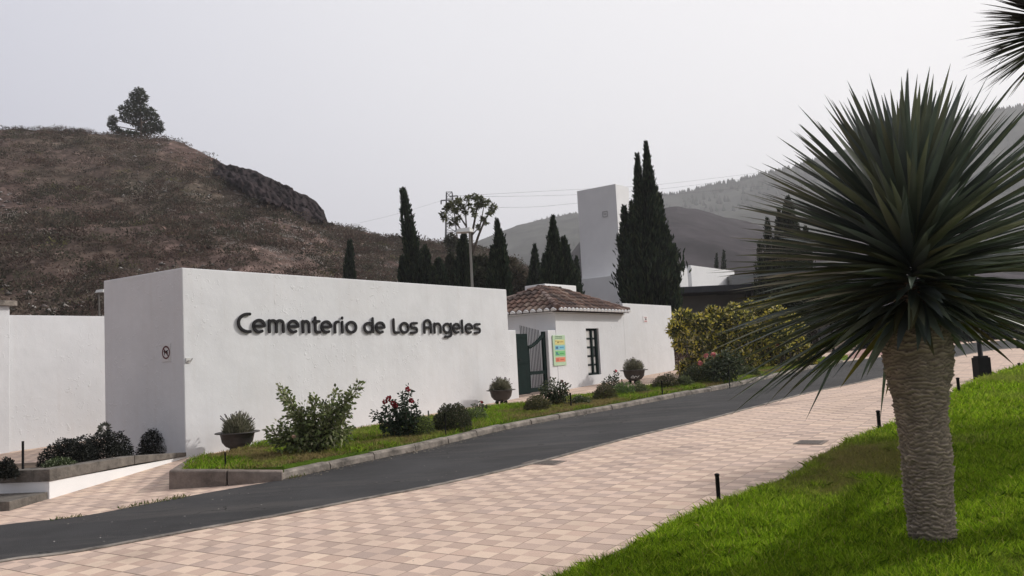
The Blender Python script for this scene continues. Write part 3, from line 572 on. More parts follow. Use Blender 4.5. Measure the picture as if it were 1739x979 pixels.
# lettering -------------------------------------------------------------
def arc(cx, cy, rx, ry, a0, a1, n=14): return [(cx+rx*math.cos(R(a0+(a1-a0)*i/n)), cy+ry*math.sin(R(a0+(a1-a0)*i/n))) for i in range(n+1)]
LET = {
 'C': [([(1, 1.5), (.85, 1.5)]+arc(.85, .75, .85, .75, 90, 270, 20)[0:]+[(1, 0)], 0)],
 'e': [([(.06, .50), (.95, .50)]+arc(.5, .5, .48, .5, 0, 300, 22), 0)],
 'm': [([(0, 0), (0, 1)], 0), (arc(.25, .72, .25, .28, 180, 0)+[(.5, 0)], 0), (arc(.75, .72, .25, .28, 180, 0)+[(1, 0)], 0)],
 'n': [([(0, 0), (0, 1)], 0), (arc(.5, .62, .5, .38, 180, 0)+[(1, 0)], 0)],
 't': [([(.3, 1.35), (.3, .3)]+arc(.62, .3, .32, .3, 180, 270)+[(1, 0)], 0), ([(0, 1), (.95, 1)], 0)],
 'r': [([(0, 0), (0, .6)]+arc(.6, .6, .6, .4, 180, 90)+[(1, 1)], 0)],
 'i': [([(.5, 0), (.5, 1)], 0), ([(.5, 1.34), (.5, 1.40)], 0)],
 'o': [(arc(.5, .5, .5, .5, 0, 360, 26), 1)],
 'd': [(arc(.48, .47, .48, .47, 0, 360, 26), 1), ([(.97, 0.04), (.97, 1.4)], 0)],
 'L': [([(0, 1.36), (0, .28)]+arc(.4, .28, .4, .28, 180, 270)+[(1, 0)], 0)],
 's': [([(1, 1)]+arc(.35, .76, .35, .24, 90, 270)+arc(.62, .26, .38, .26, 90, -90)+[(0, 0)], 0)],
 'A': [([(0, 0), (0, .9)]+arc(.5, .9, .5, .45, 180, 0)+[(1, 0)], 0), ([(0.02, .56), (.98, .56)], 0)],
 'g': [(arc(.48, .5, .48, .5, 0, 360, 26), 1), ([(.98, 1), (.98, -.15)]+arc(.6, -.15, .38, .3, 0, -90)+[(.15, -.45)], 0)],
 'l': [([(.5, 0), (.5, 1.4)], 0)]}
seq = [('C', 92, 178), ('e', 187, 273), ('m', 290, 390), ('e', 412, 488), ('n', 506, 556), ('t', 574, 624), ('e', 626, 698), ('r', 712, 746), ('i', 752, 776), ('o', 787, 857), ('d', 902, 966), ('e', 976, 1040), ('L', 1090, 1130), ('o', 1134, 1192), ('s', 1200, 1247), ('A', 1287, 1336), ('n', 1352, 1397), ('g', 1410, 1466), ('e', 1472, 1522), ('l', 1526, 1542), ('e', 1552, 1602), ('s', 1610, 1650)]
zb1 = onw(380+150/3.78, 510+213/3.78)[1]; zb2 = onw(380+1630/3.78, 510+217/3.78)[1]; zx1 = onw(380+230/3.78, 510+123/3.78)[1]; zx2 = onw(380+1630/3.78, 510+146/3.78)[1]
print('letters base', zb1, zb2, 'xh', zx1, zx2)
LT = M('letter_black', (.012, .011, .013), .7, .1, 5, spec=.15)
zbm, xh = (zb1+zb2)/2, ((zx1-zb1)+(zx2-zb2))/2
lt = thing('wall_lettering', "dark raised lettering 'Cementerio de Los Angeles' across the white wall", 'sign', W(4, 0, 2))
def stroke(mb, pts, closed, hw, d0, d1):
    n = len(pts)
    if closed: pts = pts[:-1]; n -= 1
    Pn = []
    for i in range(n):
        a = Vector(pts[(i-1) % n] if closed else pts[max(i-1, 0)]); b = Vector(pts[(i+1) % n] if closed else pts[min(i+1, n-1)])
        d = (b-a).normalized(); Pn.append((Vector(pts[i]), Vector((-d.y, d.x)), d))
    Lf = [p+q*hw for p, q, d in Pn]; Rt = [p-q*hw for p, q, d in Pn]
    if closed: loopL, loopR = Lf, Rt
    def W3(p, dep): return W(p.x, dep, p.y)
    vs = []; fs = []
    m_ = n
    for a, b in zip(Lf, Rt): vs += [W3(a, d1), W3(b, d1), W3(b, d0), W3(a, d0)]
    rg = range(n) if closed else range(n-1)
    for i in rg:
        j = (i+1) % n
        for k in range(4): fs.append((i*4+k, j*4+k, j*4+(k+1) % 4, i*4+(k+1) % 4))
    mb.add(vs, fs)
    if not closed:
        for (p, q, d), sg in ((Pn[0], -1), (Pn[-1], 1)):
            c = []
            for k in range(9):
                t_ = math.pi*k/8-math.pi/2; c.append(p+d*sg*hw*math.cos(t_)+q*hw*math.sin(t_))
            v_ = [W3(x, d1) for x in c]+[W3(x, d0) for x in c]
            f_ = [tuple(range(9)), tuple(reversed(range(9, 18)))]+[(k, k+1, k+10, k+9) for k in range(8)]
            mb.add(v_, f_)
for ch, x0, x1 in seq:
    hw = xh*.102; zb = zb1+(zb2-zb1)*(x0-90)/1560; ym = 510+175/3.78
    ua = onw(380+x0/3.78, ym, .045)[0]+hw*.8; ub = onw(380+x1/3.78, ym, .045)[0]-hw*.8
    mb = MB()
    for k, (pts, cl) in enumerate(LET[ch]):
        sx_ = ub-ua; pp = [(ua+x*sx_, zb+hw+y*(xh-2*hw)) for x, y in pts]
        stroke(mb, pp, cl, hw, .02+.0025*k, .045+.0025*k)
    bm = bmesh.new(); o = mb.build('letter', LT, lt)
    for pin in (0,): pass
    bm.from_mesh(o.data); bmesh.ops.recalc_face_normals(bm, faces=bm.faces); bm.to_mesh(o.data); bm.free()
# no dogs plate on the shaded end face
Lp = ray(283, 599); o_ = W(0, 0, 0); t_ = wv.dot(o_-CP)/wv.dot(Lp); Pd = CP+Lp*t_; nd = (Pd-o_).dot(nv)
t = thing('no_dogs_sign', 'small round no dogs plate on the shaded end of the tall wall', 'sign', W(-.01, nd, Pd.z))
s = .13
mb = MB(); mb.wbox(-.012, -.002, nd-s, nd+s, Pd.z-.17, Pd.z+.17, (.62, .615, .61)); mb.build('plate', PAINTC, t)
mb = MB(); K = 28
vs = []; fs = []
for j in range(K):
    a = 2*math.pi*j/K
    for r_ in (.095, .125): vs.append(W(-.016, nd+r_*math.cos(a), Pd.z+r_*math.sin(a)))
for j in range(K): fs.append((2*j, 2*j+1, (2*((j+1) % K))+1, 2*((j+1) % K)))
mb.add(vs, fs, (.11, .03, .035))
a = Vector((.707, .707)); b = Vector((-.707, .707))
q = [(a*-.10+b*.012), (a*.10+b*.012), (a*.10-b*.012), (a*-.10-b*.012)]; mb.add([W(-.0165, nd-p.x, Pd.z+p.y) for p in q], [(0, 1, 2, 3)], (.11, .03, .035)); mb.build('ban_ring', PAINTC, t)
mb = MB(); dog = [(-.06, -.05), (-.05, .015), (-.08, .05), (-.045, .04), (.03, .03), (.05, .055), (.08, .03), (.06, .005), (.055, -.05), (.04, -.05), (.035, -.015), (-.03, -.015), (-.045, -.05)]
tr = tessellate_polygon([[Vector((x, y, 0)) for x, y in dog]]); mb.add([W(-.014, nd-x, Pd.z+y) for x, y in dog], [tuple(k) for k in tr], (.01, .01, .01)); mb.build('dog_symbol', PAINTC, t)
# small fitting on the wall face near the corner
uf, zf = onw(319, 613)
t = thing('wall_hook', 'tiny pale bracket high on the tall white wall near its left corner', 'bracket', W(uf, 0, zf))
mb = MB(); mb.wbox(uf-.05, uf+.05, 0, .02, zf-.04, zf+.05, (.5, .49, .47)); mb.build('plate', PAINTC, t, bevel=.004)
mb = MB(); mb.tube([W(uf, .02, zf), W(uf, .09, zf-.01), W(uf+.02, .11, zf+.04)], .014, 6, (.45, .44, .42)); mb.build('hook', PAINTC, t)
# ================================================================== GATEHOUSE HUT
uh0 = onw(944, 560)[0]; uh1 = onw(1058, 532)[0]; ue = onw(1147, 628)[0]; ze = onw(945, 532)[1]; zp = onw(1058, 515)[1]; zp2 = onw(1138.5, 520)[1]
print('hut', uh0, uh1, ue, 'eave', ze, 'annex top', zp, zp2)
best = None
for k in range(200):
    D = 2+k*.05; d = ray(917, 490); P0 = W(uh0-.2+D/2, .3-D/2, 0); dd_ = math.hypot(P0.x, P0.y); 
    az = math.atan2(P0.x, P0.y); az2 = math.atan2(d.x, d.y)
    if best is None or abs(az-az2) < best[0]: best = (abs(az-az2), D, CP.z+d.z/math.hypot(d.x, d.y)*dd_)
HD = min(max(best[1], 3.2), 7); print('hut depth', best)
HD, zr = best[1], best[2]
hut = thing('gatehouse', 'small white gatehouse with a hipped brown tile roof', 'building', Wg(uh0, 0))
wu0, wz1 = onw(994.7, 558); wu1, wz0 = onw(1021, 636)
gb = -.4
mb = MB(); T = .3
mb.wbox(uh0, wu0, -T, 0, gb, ze); mb.wbox(wu1, uh1, -T, 0, gb, ze); mb.wbox(wu0, wu1, -T, 0, gb, wz0); mb.wbox(wu0, wu1, -T, 0, wz1, ze)
mb.wbox(uh0, uh0+T, -HD+.5, -T, gb, ze); mb.wbox(uh1-T, uh1, -HD+.5, -T, gb, ze); mb.wbox(uh0+T, uh1-T, -HD+.5, -HD+.8, gb, ze)
mb.build('wall', WHITE, hut)
# annex to the right, taller than the eaves
solid('annex_wall', 'white flat-topped wall block right of the gatehouse window', 'wall', uh1+.004, ue, -3.2, 0.0, gb, (zp+zp2)/2, WHITE)
# roof: four hipped sides of barrel tiles
ru0, ru1, rn0, rn1 = uh0-.22, uh1+.02, .24, .24-HD
Lf = ru1-ru0; run = HD/2; rise = zr-ze-.05; ze2 = ze+.06
roofm = M('roof_tile', rough=.9, var=.3, scale=9, attr=True, bump=.5, bscale=40)
mb = MB(); E1, E2, E3, E4 = W(ru0, rn0, ze2), W(ru1, rn0, ze2), W(ru1, rn1, ze2), W(ru0, rn1, ze2); A1, A2 = W(ru0+run, rn0-run, ze2+rise-.08), W(max(ru1-run, ru0+run+.1), rn0-run, ze2+rise-.08)
mb.add([E1, E2, E3, E4, A1, A2], [(0, 1, 5, 4), (1, 2, 5), (2, 3, 4, 5), (3, 0, 4), (3, 2, 1, 0)], (.07, .045, .04))
rowsz = .33
wm = MB()
def roof_side(o, along, inward, Lx):
    nst = int(Lx/.25); sp = Lx/nst; pit = math.atan2(rise, run); up = inward*math.cos(pit)+ZZ*math.sin(pit); nn = -inward*math.sin(pit)+ZZ*math.cos(pit)
    for i in range(nst):
        a = (i+.5)*sp; L = min(a, Lx-a, run)/math.cos(pit)
        if L < .12: L = .12
        s0 = 0
        shade = random.uniform(.8, 1.2)
        while s0 < L-.02:
            s1 = min(s0+rowsz+.05, L+.05); c0 = random.choice([(.125, .075, .058), (.155, .092, .07), (.10, .062, .05), (.20, .145, .115), (.08, .055, .048)]); kf = shade*random.uniform(.75, 1.25)
            c_ = tuple(min(1, x*kf) for x in c0)
            vs = []
            for (s_, r_, hh) in ((s0, .115, .035), (s1, .095, .012)):
                for k in range(7):
                    t_ = math.pi*k/6; vs.append(o+along*(a+math.cos(t_)*r_)+up*s_+nn*(math.sin(t_)*r_*.9+hh))
            mb.add(vs, [(k, k+1, k+8, k+7) for k in range(6)]+[(0, 1, 2, 3, 4, 5, 6)], c_); s0 += rowsz
        # white mortared eave end
        vs = []
        for (dx, r_) in ((-.05, .10), (.06, .10)):
            for k in range(9):
                t_ = math.pi*k/8; vs.append(o+along*(a+math.cos(t_)*r_)+up*dx+nn*(math.sin(t_)*r_*.95+.028))
        wm.add(vs, [(k, k+1, k+10, k+9) for k in range(8)]+[tuple(range(9))])
roof_side(E1, wv, -nv, Lf); roof_side(E2, -nv, -wv, HD); roof_side(E3, -wv, nv, Lf); roof_side(E4, nv, wv, HD)
for a, b in ((E1, A1), (E2, A2), (E3, A2), (E4, A1), (A1, A2)):
    n_ = max(2, int((b-a).length/.34))
    for k in range(n_):
        p, q = a.lerp(b, k/n_)+ZZ*.09, a.lerp(b, min(1, (k+1.15)/n_))+ZZ*.075; c_ = random.choice([(.17, .11, .09), (.24, .18, .155), (.14, .09, .075)]); mb.tube([p, q], [.11, .085], 8, c_)
rf = mb.build('roof', roofm, hut)
wm.build('eave_tile_end', WHITE2, rf)
fm = MB(); fm.wbox(ru0+.12, ru1-.02, rn0-.26, rn0-.17, ze+.01, ze2-.03); fm.wbox(ru0+.12, ru0+.23, rn1+.1, rn0-.27, ze+.005, ze2-.005); fm.build('cornice', WHITE2, hut)
# window
wn = thing('', '', '') if False else None
rv = -.10
fw = .05
mb = MB(); mb.wbox(wu0, wu1, rv-.03, rv+.03, wz1-fw, wz1); mb.wbox(wu0, wu1, rv-.03, rv+.03, wz0, wz0+fw); mb.wbox(wu0, wu0+fw, rv-.03, rv+.03, wz0+fw, wz1-fw); mb.wbox(wu1-fw, wu1, rv-.03, rv+.03, wz0+fw, wz1-fw)
win = mb.build('window', GREENM, hut)
mb = MB(); uc = (wu0+wu1)/2+.04; mb.wbox(wu1-fw-.09, wu1-fw-.03, rv-.02, rv+.05, wz0+fw, wz1-fw); mb.wbox(uc-.05, uc+.05, rv-.02, rv+.045, wz0+fw, wz1-fw)
for k in range(1, 5):
    z = wz0+fw+(wz1-wz0-2*fw)*k/5; mb.wbox(wu0+fw, uc-.05, rv-.015, rv+.02, z-.018, z+.018); mb.wbox(uc+.05, wu1-fw, rv-.015, rv+.02, z-.018, z+.018)
mb.build('glazing_bar', GREENM, win)
GL = M('window_glass', (.10, .10, .105), .08, .5, 2.5, spec=.6)
mb = MB(); mb.wbox(wu0+fw, wu1-fw, rv-.012, rv-.006, wz0+fw, wz1-fw); mb.build('pane', GL, win)
mb = MB(); CUR = M('curtain', (.55, .54, .52), .9, .1, 8)
for k in range(5):
    z0 = wz0+fw+(wz1-wz0-2*fw)*k/5+.035; z1 = wz0+fw+(wz1-wz0-2*fw)*(k+1)/5-.035
    mb = MB(); mb.wbox(wu0+fw+.03, uc-.065, rv-.005, rv-.003, z0, z1); mb.build('curtain', CUR, win)
    if k != 2: mb = MB(); mb.wbox(uc+.065, wu1-fw-.11, rv-.005, rv-.003, z0, z1); mb.build('curtain', CUR, win)
# piers either side of the gate
gu0, gz1_ = onw(877, 567); gz0 = onw(886, 675)[1]; gum = onw(903, 620)[0]; gu1 = onw(933, 620)[0]; zpier = onw(864, 561)[1]
solid('left_gate_pier', 'low white pier between the tall wall and the green gate', 'pier', u1+.004, gu0, -.35, -.02, gb, zpier, WHITE)
bpy.data.objects['left_gate_pier'].name = 'gate_pier'
solid('gate_pier', 'low white pier between the green gate and the coloured board', 'pier', gu1+.02, uh0-.004, -.35, -.004, gb, onw(936, 561)[1], WHITE)
gt = thing('entrance_gate', 'dark green metal gate with one solid leaf and one leaf of bars', 'gate', Wg((gu0+gu1)/2, -.1))
gb0 = gz(W(gum, 0, 0).x, W(gum, 0, 0).y)+.06
mb = MB(); mb.wbox(gu0+.02, gum, -.15, -.10, gb0, gz1_)
for z in (gb0+.02, gb0+.9, gz1_-.12): mb.wbox(gu0+.05, gum-.03, -.10, -.085, z, z+.09)
leafo = mb.build('solid_leaf', GREENM, gt, bevel=.004)
mb = MB(); hu = gu0+.14; hz_ = gb0+1.02; mb.tube([W(hu, -.08, hz_), W(hu, -.03, hz_), W(hu+.1, -.03, hz_)], .012, 6); mb.build('handle', DARKM, leafo)
zl_ = onw(905, 590)[1]; zr_ = onw(929, 563)[1]
mb = MB(); mb.wbox(gu1-.13, gu1, -.17, -.09, gb0+.02, zr_); mb.wbox(gum+.005, gum+.06, -.16, -.1, gb0+.02, zl_); zmid = onw(918, 633)[1]
mb.wbox(gum+.06, gu1-.13, -.16, -.1, zmid-.05, zmid+.05); mb.wbox(gum+.06, gu1-.13, -.16, -.1, gb0+.03, gb0+.16)
n_ = 10; top = []
for k in range(n_+1): t_ = k/n_; top.append(W(gum+.03+(gu1-.1-gum-.03)*t_, -.13, zl_+(zr_-.12-zl_)*(t_**1.6)))
mb.tube(top, .055, 8); fr = mb.build('bar_leaf_frame', GREENM, gt)
mb = MB(); nb = 13
for k in range(nb):
    t_ = k/(nb-1); u = gum-.22+(gu1-.2-gum+.22)*t_; ztop = onw(894+27*t_, 553+8*t_, -.2)[1]; mb.tube([W(u, -.2, gb0+.08), W(u, -.2, ztop)], .011, 6)
mb.build('bars', DARKM, gt)
# coloured information board
bu0, bz1 = onw(937, 570); bu1, bz0 = onw(961, 624)
t = thing('information_board', 'tall pale green information board with yellow, blue, green and red panels', 'board', W(bu0, 0, bz0))
bz1 = max(onw(937, 570)[1], 0); bz0 = onw(938, 622)[1]; H_ = bz1-bz0; B_ = bu1-bu0
mb = MB(); mb.wbox(bu0, bu1, .002, .03, bz0, bz1, (.42, .56, .38)); mb.build('board', PAINTC, t, bevel=.003)
def bp_(x0, x1, y0, y1, col, n=.034, name=None): m2 = MB(); m2.wbox(bu0+B_*x0, bu0+B_*x1, .031, n, bz0+H_*(1-y1), bz0+H_*(1-y0), col); return m2
cols = [('yellow_panel', .15, .31, (.62, .55, .22)), ('blue_panel', .34, .48, (.20, .48, .58)), ('green_panel', .52, .68, (.18, .50, .20)), ('red_panel', .73, .88, (.66, .22, .13))]
for nm, y0, y1, c_ in cols: bp_(.14, .93, y0, y1, c_).build(nm, PAINTC, t)
def txt(x0, x1, y0, y1, c_, n0=.0345, w0=.03, w1=.07, nm='text_line'):
    x = x0; mb = MB()
    while x < x1: w2 = random.uniform(w0, w1); mb.wbox(bu0+B_*x, bu0+B_*min(x+w2, x1), n0, n0+.0025, bz0+H_*(1-y1), bz0+H_*(1-y0), c_); x += w2+.02
    mb.build(nm, PAINTC, t)
txt(.2, .75, .035, .055, (.04, .06, .04), .031); txt(.2, .75, .085, .105, (.04, .06, .04), .031)
for (y0, y1, tc_) in ((.205, .235, (.35, .22, .05)), (.39, .42, (.05, .2, .35)), (.59, .62, (.04, .25, .06)), (.79, .82, (.45, .08, .05))): txt(.52, .82, y0, y1, tc_)
for (x0, x1, y0, y1, c_) in ((.2, .26, .18, .21, (.1, .07, .05)), (.34, .46, .20, .26, (.25, .2, .06)), (.2, .38, .37, .45, (.06, .14, .25)), (.2, .32, .55, .64, (.05, .16, .22)), (.33, .45, .61, .65, (.10, .22, .28)), (.2, .40, .76, .85, (.50, .12, .08))):
    mb = MB(); mb.wbox(bu0+B_*x0, bu0+B_*x1, .0345, .037, bz0+H_*(1-y1), bz0+H_*(1-y0), c_); mb.build('pictogram', PAINTC, t)
# little notice on the annex
su, sz1 = onw(1091.5, 537); su2, sz0 = onw(1100, 548)
t = thing('wall_notice', 'tiny white notice with a red and dark mark on the annex wall', 'sign', W(su, 0, sz0))
mb = MB(); mb.wbox(su, su2, .002, .014, sz0, sz1, (.70, .68, .68)); mb.build('plate', PAINTC, t)
mb = MB(); ww = su2-su; hh = sz1-sz0; mb.wbox(su+ww*.25, su+ww*.8, .015, .018, sz0+hh*.72, sz0+hh*.86, (.35, .2, .2)); mb.wbox(su+ww*.35, su+ww*.7, .015, .018, sz0+hh*.38, sz0+hh*.64, (.12, .1, .1)); mb.wbox(su+ww*.2, su+ww*.8, .015, .018, sz0+hh*.12, sz0+hh*.26, (.45, .12, .12)); mb.build('notice_mark', PAINTC, t)
# ================================================================== PLANTER LEFT
Pp0 = G(84, 848); up = (Pp0-W(0, 0, 0)).dot(wv); npl = (Pp0-W(0, 0, 0)).dot(nv); print('planter', up, npl)
ztp = onw(84, 797, npl)[1]; ztp2 = onw(312, 769, 0)[1]; print('planter top', ztp, ztp2, Pp0.z)
t = thing('raised_planter', 'long raised planter with stained concrete coping beside the tall wall', 'planter', Pp0)
zcp = .16
dr = W(0, 0, 0)-W(up, npl, 0); L_ = dr.length; dr = dr.normalized(); nr_ = Vector((dr.y, -dr.x, 0)); pb = W(up, npl, 0)
def pbx(a0, a1, b0, b1, z0, z1, mb, z0b=None, z1b=None):
    z0b = z0 if z0b is None else z0b; z1b = z1 if z1b is None else z1b
    v = [pb+dr*a0+nr_*b0+ZZ*z0, pb+dr*a1+nr_*b0+ZZ*z0b, pb+dr*a1+nr_*b1+ZZ*z0b, pb+dr*a0+nr_*b1+ZZ*z0, pb+dr*a0+nr_*b0+ZZ*z1, pb+dr*a1+nr_*b0+ZZ*z1b, pb+dr*a1+nr_*b1+ZZ*z1b, pb+dr*a0+nr_*b1+ZZ*z1]
    mb.add(v, [(3, 2, 1, 0), (4, 5, 6, 7), (0, 1, 5, 4), (1, 2, 6, 5), (2, 3, 7, 6), (3, 0, 4, 7)])
z0_ = Pp0.z-.4
zc1 = onw(84, 818, npl)[1]; zc2 = onw(312, 776, 0)[1]
mb = MB(); pbx(0, L_-.01, -.2, 0, z0_, zc1, mb, z0_, zc2); pbx(0, .2, -3.2, -.2, z0_, zc1, mb); mb.build('plinth', WHITE2, t)
mb = MB(); pbx(-.02, 2.05, -.23, .02, zc1+.002, ztp, mb, zc1+.002+(zc2-zc1)*.32, ztp+(ztp2-ztp)*.32); pbx(2.07, L_-.01, -.23, .02, zc1+.002+(zc2-zc1)*.32, ztp+(ztp2-ztp)*.32, mb, zc2+.002, ztp2); pbx(-.02, .23, -3.2, -.235, zc1+.002, ztp, mb); mb.build('coping', CONC, t, bevel=.008)
mb = MB(); pbx(.21, L_-.02, -3.2, -.21, z0_, ztp-.07, mb, z0_, ztp2-.07); mb.build('soil', SOIL, t)
Ps = G(55, 857)
t2 = thing('concrete_step', 'low white step against the foot of the raised planter', 'step', pb+ZZ*Pp0.z)
zs0 = z0_; zs1 = Pp0.z+(onw(60, 833, npl)[1]-onw(60, 857, npl)[1])*.9
mb = MB(); pbx(-.75, -.005, -3.4, -.02, zs0, Pp0.z+.10, mb); mb.build('riser', CONC, t2, bevel=.01)
# ================================================================== PLANTS
def bush(name, label, catg, base, rx, ry, rz, n, leaf, cols, wts=None, group=None, shape='dome', hole=0.0, seed=0, stems=4, flowers=None, aspect=.5, up=.3, parts=True, extra=None):
    base = Vector(base); t = thing(name, label, catg, base, group)
    d = unit(rng.normal(size=(n, 3))); d[:, 2] = np.abs(d[:, 2])
    if shape == 'ball': d[:, 2] = np.where(rng.random(n) < .3, -d[:, 2]*.6, d[:, 2])
    n_ = n; lump = .68+.62*fbm(d[:, 0]*2.3+seed+5, d[:, 1]*2.3+d[:, 2]*1.9+9, 3, seed); rad = rng.random(n)**.26*lump
    off = {'dome': 0.0, 'ball': .4}[shape]
    P_ = d*rad[:, None]*np.array([rx, ry, rz])+np.array([0, 0, rz*off]); P_ += np.array(base)
    D = d+rng.normal(size=(n, 3))*.7+np.array([0, 0, up]); v, f, c = rhombi(P_, D, leaf*rng.uniform(.6, 1.3, n), leaf*aspect, pal(n, cols, wts, .3), bend=.15)
    npmesh('foliage', v, f, LEAF, t, c)
    mb = MB()
    for k in range(stems):
        a = rng.uniform(0, 6.28); q = base+Vector((math.cos(a)*rx*.5, math.sin(a)*ry*.5, rz*.65)); mb.tube([base-ZZ*.03, base.lerp(q, .5)+Vector((0, 0, rz*.08)), q], [.012+rz*.012, .01, .005], 5)
    mb.build('stem', WOODB, t)
    if flowers:
        for (dx, dz, r_, col) in flowers: flower(t, base+Vector((dx, -ry*.55 if abs(dx) < rx*.8 else 0, dz)), r_, col)
    return t
def flower(parent, P, r_, col, name='blossom'):
    r_ = r_*.62; n = 26; d = unit(rng.normal(size=(n, 3))); P_ = np.array(P)+d*r_*.25; v, f, c = rhombi(P_, d+rng.normal(size=(n, 3))*.3, r_*.9, r_*.9, pal(n, [col], None, .25)); npmesh(name, v, f, LEAF, parent, c)
def branchy(name, label, catg, base, tips, n_per, leaf, cols, wts=None, flowers=None, spread=.12, blobs=(), group=None, br=.014, name_f='foliage'):
    base = Vector(base); t = thing(name, label, catg, base, group); mb = MB(); parts = []
    for tp in tips:
        tp = base+Vector(tp); mid = base.lerp(tp, .5)+Vector((rng.normal()*.03, rng.normal()*.03, .04)); mb.tube([base-ZZ*.03, mid, tp], [br, br*.7, br*.35], 5)
        m_ = int(n_per*(tp-base).length); s = rng.random(m_)**.8*.85+.17; a_ = np.array(base); b_ = np.array(mid); c_ = np.array(tp)
        L = np.where(s[:, None] < .5, a_+(b_-a_)*s[:, None]*2, b_+(c_-b_)*(s[:, None]-.5)*2); d = unit(rng.normal(size=(m_, 3)))
        P_ = L+d*spread*rng.random((m_, 1))*(1.25-.7*s[:, None]); ax = np.array((tp-base).normalized()); D = d+ax*.6+np.array([0, 0, .1])
        parts.append(rhombi(P_, D, leaf*rng.uniform(.6, 1.25, m_), leaf*.55, pal(m_, cols, wts, .3), bend=.2))
    for (bx, bz, br_, m_) in blobs:
        d = unit(rng.normal(size=(m_, 3))); P_ = np.array(base)+np.array([bx, 0, bz])+d*br_*rng.random((m_, 1))**.45; parts.append(rhombi(P_, d+rng.normal(size=(m_, 3))*.6, leaf*rng.uniform(.6, 1.25, m_), leaf*.55, pal(m_, cols, wts, .3), bend=.2))
    v, f, c = cat(parts); npmesh('foliage', v, f, LEAF, t, c); mb.build('stem', WOODB, t)
    for (dx, dy, dz, r_, col) in (flowers or []): flower(t, base+Vector((dx, dy, dz)), r_, col)
    return t
GR = [(.07, .11, .035), (.10, .155, .045), (.045, .075, .025), (.15, .19, .06)]
GRW = [.35, .3, .25, .1]
DG = [(.022, .036, .015), (.035, .055, .02), (.05, .07, .028), (.08, .09, .045)]
# large rose-like shrub in front of the wall
b = G(535, 772, h=.12); k = b.y/FPX
def T(px, py, base, bpx, bpy, dy=0): return ((px-bpx)*base.y/FPX, dy, (bpy-py)*base.y/FPX)
def tips(base, bpx, bpy, L): return [T(x, y, base, bpx, bpy, random.uniform(-.25, .25)) for x, y in L]
branchy('leafy_shrub', 'tall leafy green shrub with one pale rose, spreading in front of the lettered wall', 'shrub', b,
        tips(b, 535, 772, [(476, 660), (487, 668), (500, 675), (520, 690), (541, 677), (556, 690), (572, 672), (588, 680), (614, 660), (604, 672), (600, 700), (590, 735), (462, 728), (458, 740), (475, 720), (497, 705), (510, 730), (570, 700), (585, 712), (480, 745), (540, 710), (560, 730)]),
        150, .085, [(.14, .18, .06), (.20, .23, .085), (.08, .10, .04), (.32, .32, .19)], [.35, .3, .17, .18], [(T(512, 737, b, 535, 772)[0], -.42, T(512, 737, b, 535, 772)[2], .05, (.62, .42, .32))], .15,
        [(-.22, .42, .32, 300), (.15, .5, .38, 360), (0, .25, .35, 420), (.35, .35, .3, 200), (-.45, .25, .24, 160)])
# red roses
b = G(683, 744, h=.1)
def fl(L, base, bpx, bpy, dy, r_, col): return [(T(x, y, base, bpx, bpy)[0], dy, T(x, y, base, bpx, bpy)[2], r_, col) for x, y in L]
REDC = (.26, .012, .02)
branchy('rose_bush', 'dark leaved rose bush topped with six deep red roses', 'rose bush', b,
        tips(b, 683, 744, [(638, 700), (640, 706), (655, 692), (664, 682), (672, 686), (690, 668), (698, 662), (706, 690), (712, 702), (710, 718), (650, 720), (695, 700), (685, 705)]), 120, .075,
        [(.022, .04, .02), (.035, .055, .028), (.06, .075, .05)], [.5, .35, .15], fl([(664, 677), (671, 685), (658, 682), (675, 689), (697, 663), (702, 682)], b, 683, 744, -.1, .085, REDC), .12,
        [(-.1, .3, .3, 420), (.05, .2, .26, 300), (.15, .42, .18, 120)])
b = G(820, 704, h=.1)
branchy('rose_seedling', 'thin young rose with one dark red bud just left of the second bowl planter', 'rose bush', b, tips(b, 820, 704, [(806, 687), (818, 684), (824, 690), (810, 697)]), 100, .06, DG, None, fl([(819, 683)], b, 820, 704, 0, .06, REDC), .08)
b = G(944, 690, h=.1)
branchy('rose_bush', 'bushy rose with faded dusky blooms in front of the green gate', 'rose bush', b, tips(b, 944, 690, [(921, 664), (926, 660), (938, 660), (946, 663), (955, 655), (962, 656), (962, 668), (930, 672), (950, 668)]), 90, .085, [(.03, .045, .02), (.055, .07, .03), (.09, .10, .05)], None, fl([(956, 649), (964, 654)], b, 944, 690, 0, .07, (.20, .06, .06)), .16, [(-.05, .32, .33, 420), (.1, .2, .25, 200)])
b = G(1040, 664, h=.1)
branchy('rose_bush', 'straggly rose with a single pink-red bloom left of the third bowl planter', 'rose bush', b, tips(b, 1040, 664, [(1026, 646), (1030, 644), (1036, 640), (1046, 634), (1049, 640), (1052, 650)]), 60, .08, [(.045, .055, .035), (.08, .09, .06)], None, fl([(1048, 631)], b, 1040, 664, 0, .07, (.55, .04, .07)), .16, [(0, .2, .22, 150)])
b = G(1236, 650, h=.1)
branchy('rose_bush', 'rounded rose bush with three pink roses in front of the yellow-green hedge', 'rose bush', b, tips(b, 1236, 650, [(1205, 612), (1213, 606), (1225, 606), (1243, 608), (1250, 616), (1256, 628), (1200, 622), (1238, 604)]), 60, .12, [(.045, .06, .03), (.08, .10, .05)], None, fl([(1203, 603), (1215, 602), (1192, 615)], b, 1236, 650, 0, .12, (.62, .22, .22)), .3, [(-.15, .4, .45, 480), (.1, .55, .4, 300)])
b = G(1325, 622, h=.1)
branchy('rose_bush', 'rose with two pink blooms half hidden behind the dragon tree leaves', 'rose bush', b, tips(b, 1325, 622, [(1318, 596), (1326, 594), (1334, 590), (1312, 602)]), 60, .12, [(.045, .06, .03), (.08, .10, .05)], None, fl([(1320, 588), (1334, 580), (1302, 589)], b, 1325, 622, -.3, .15, (.70, .20, .20)), .3, [(0, .5, .45, 320)])
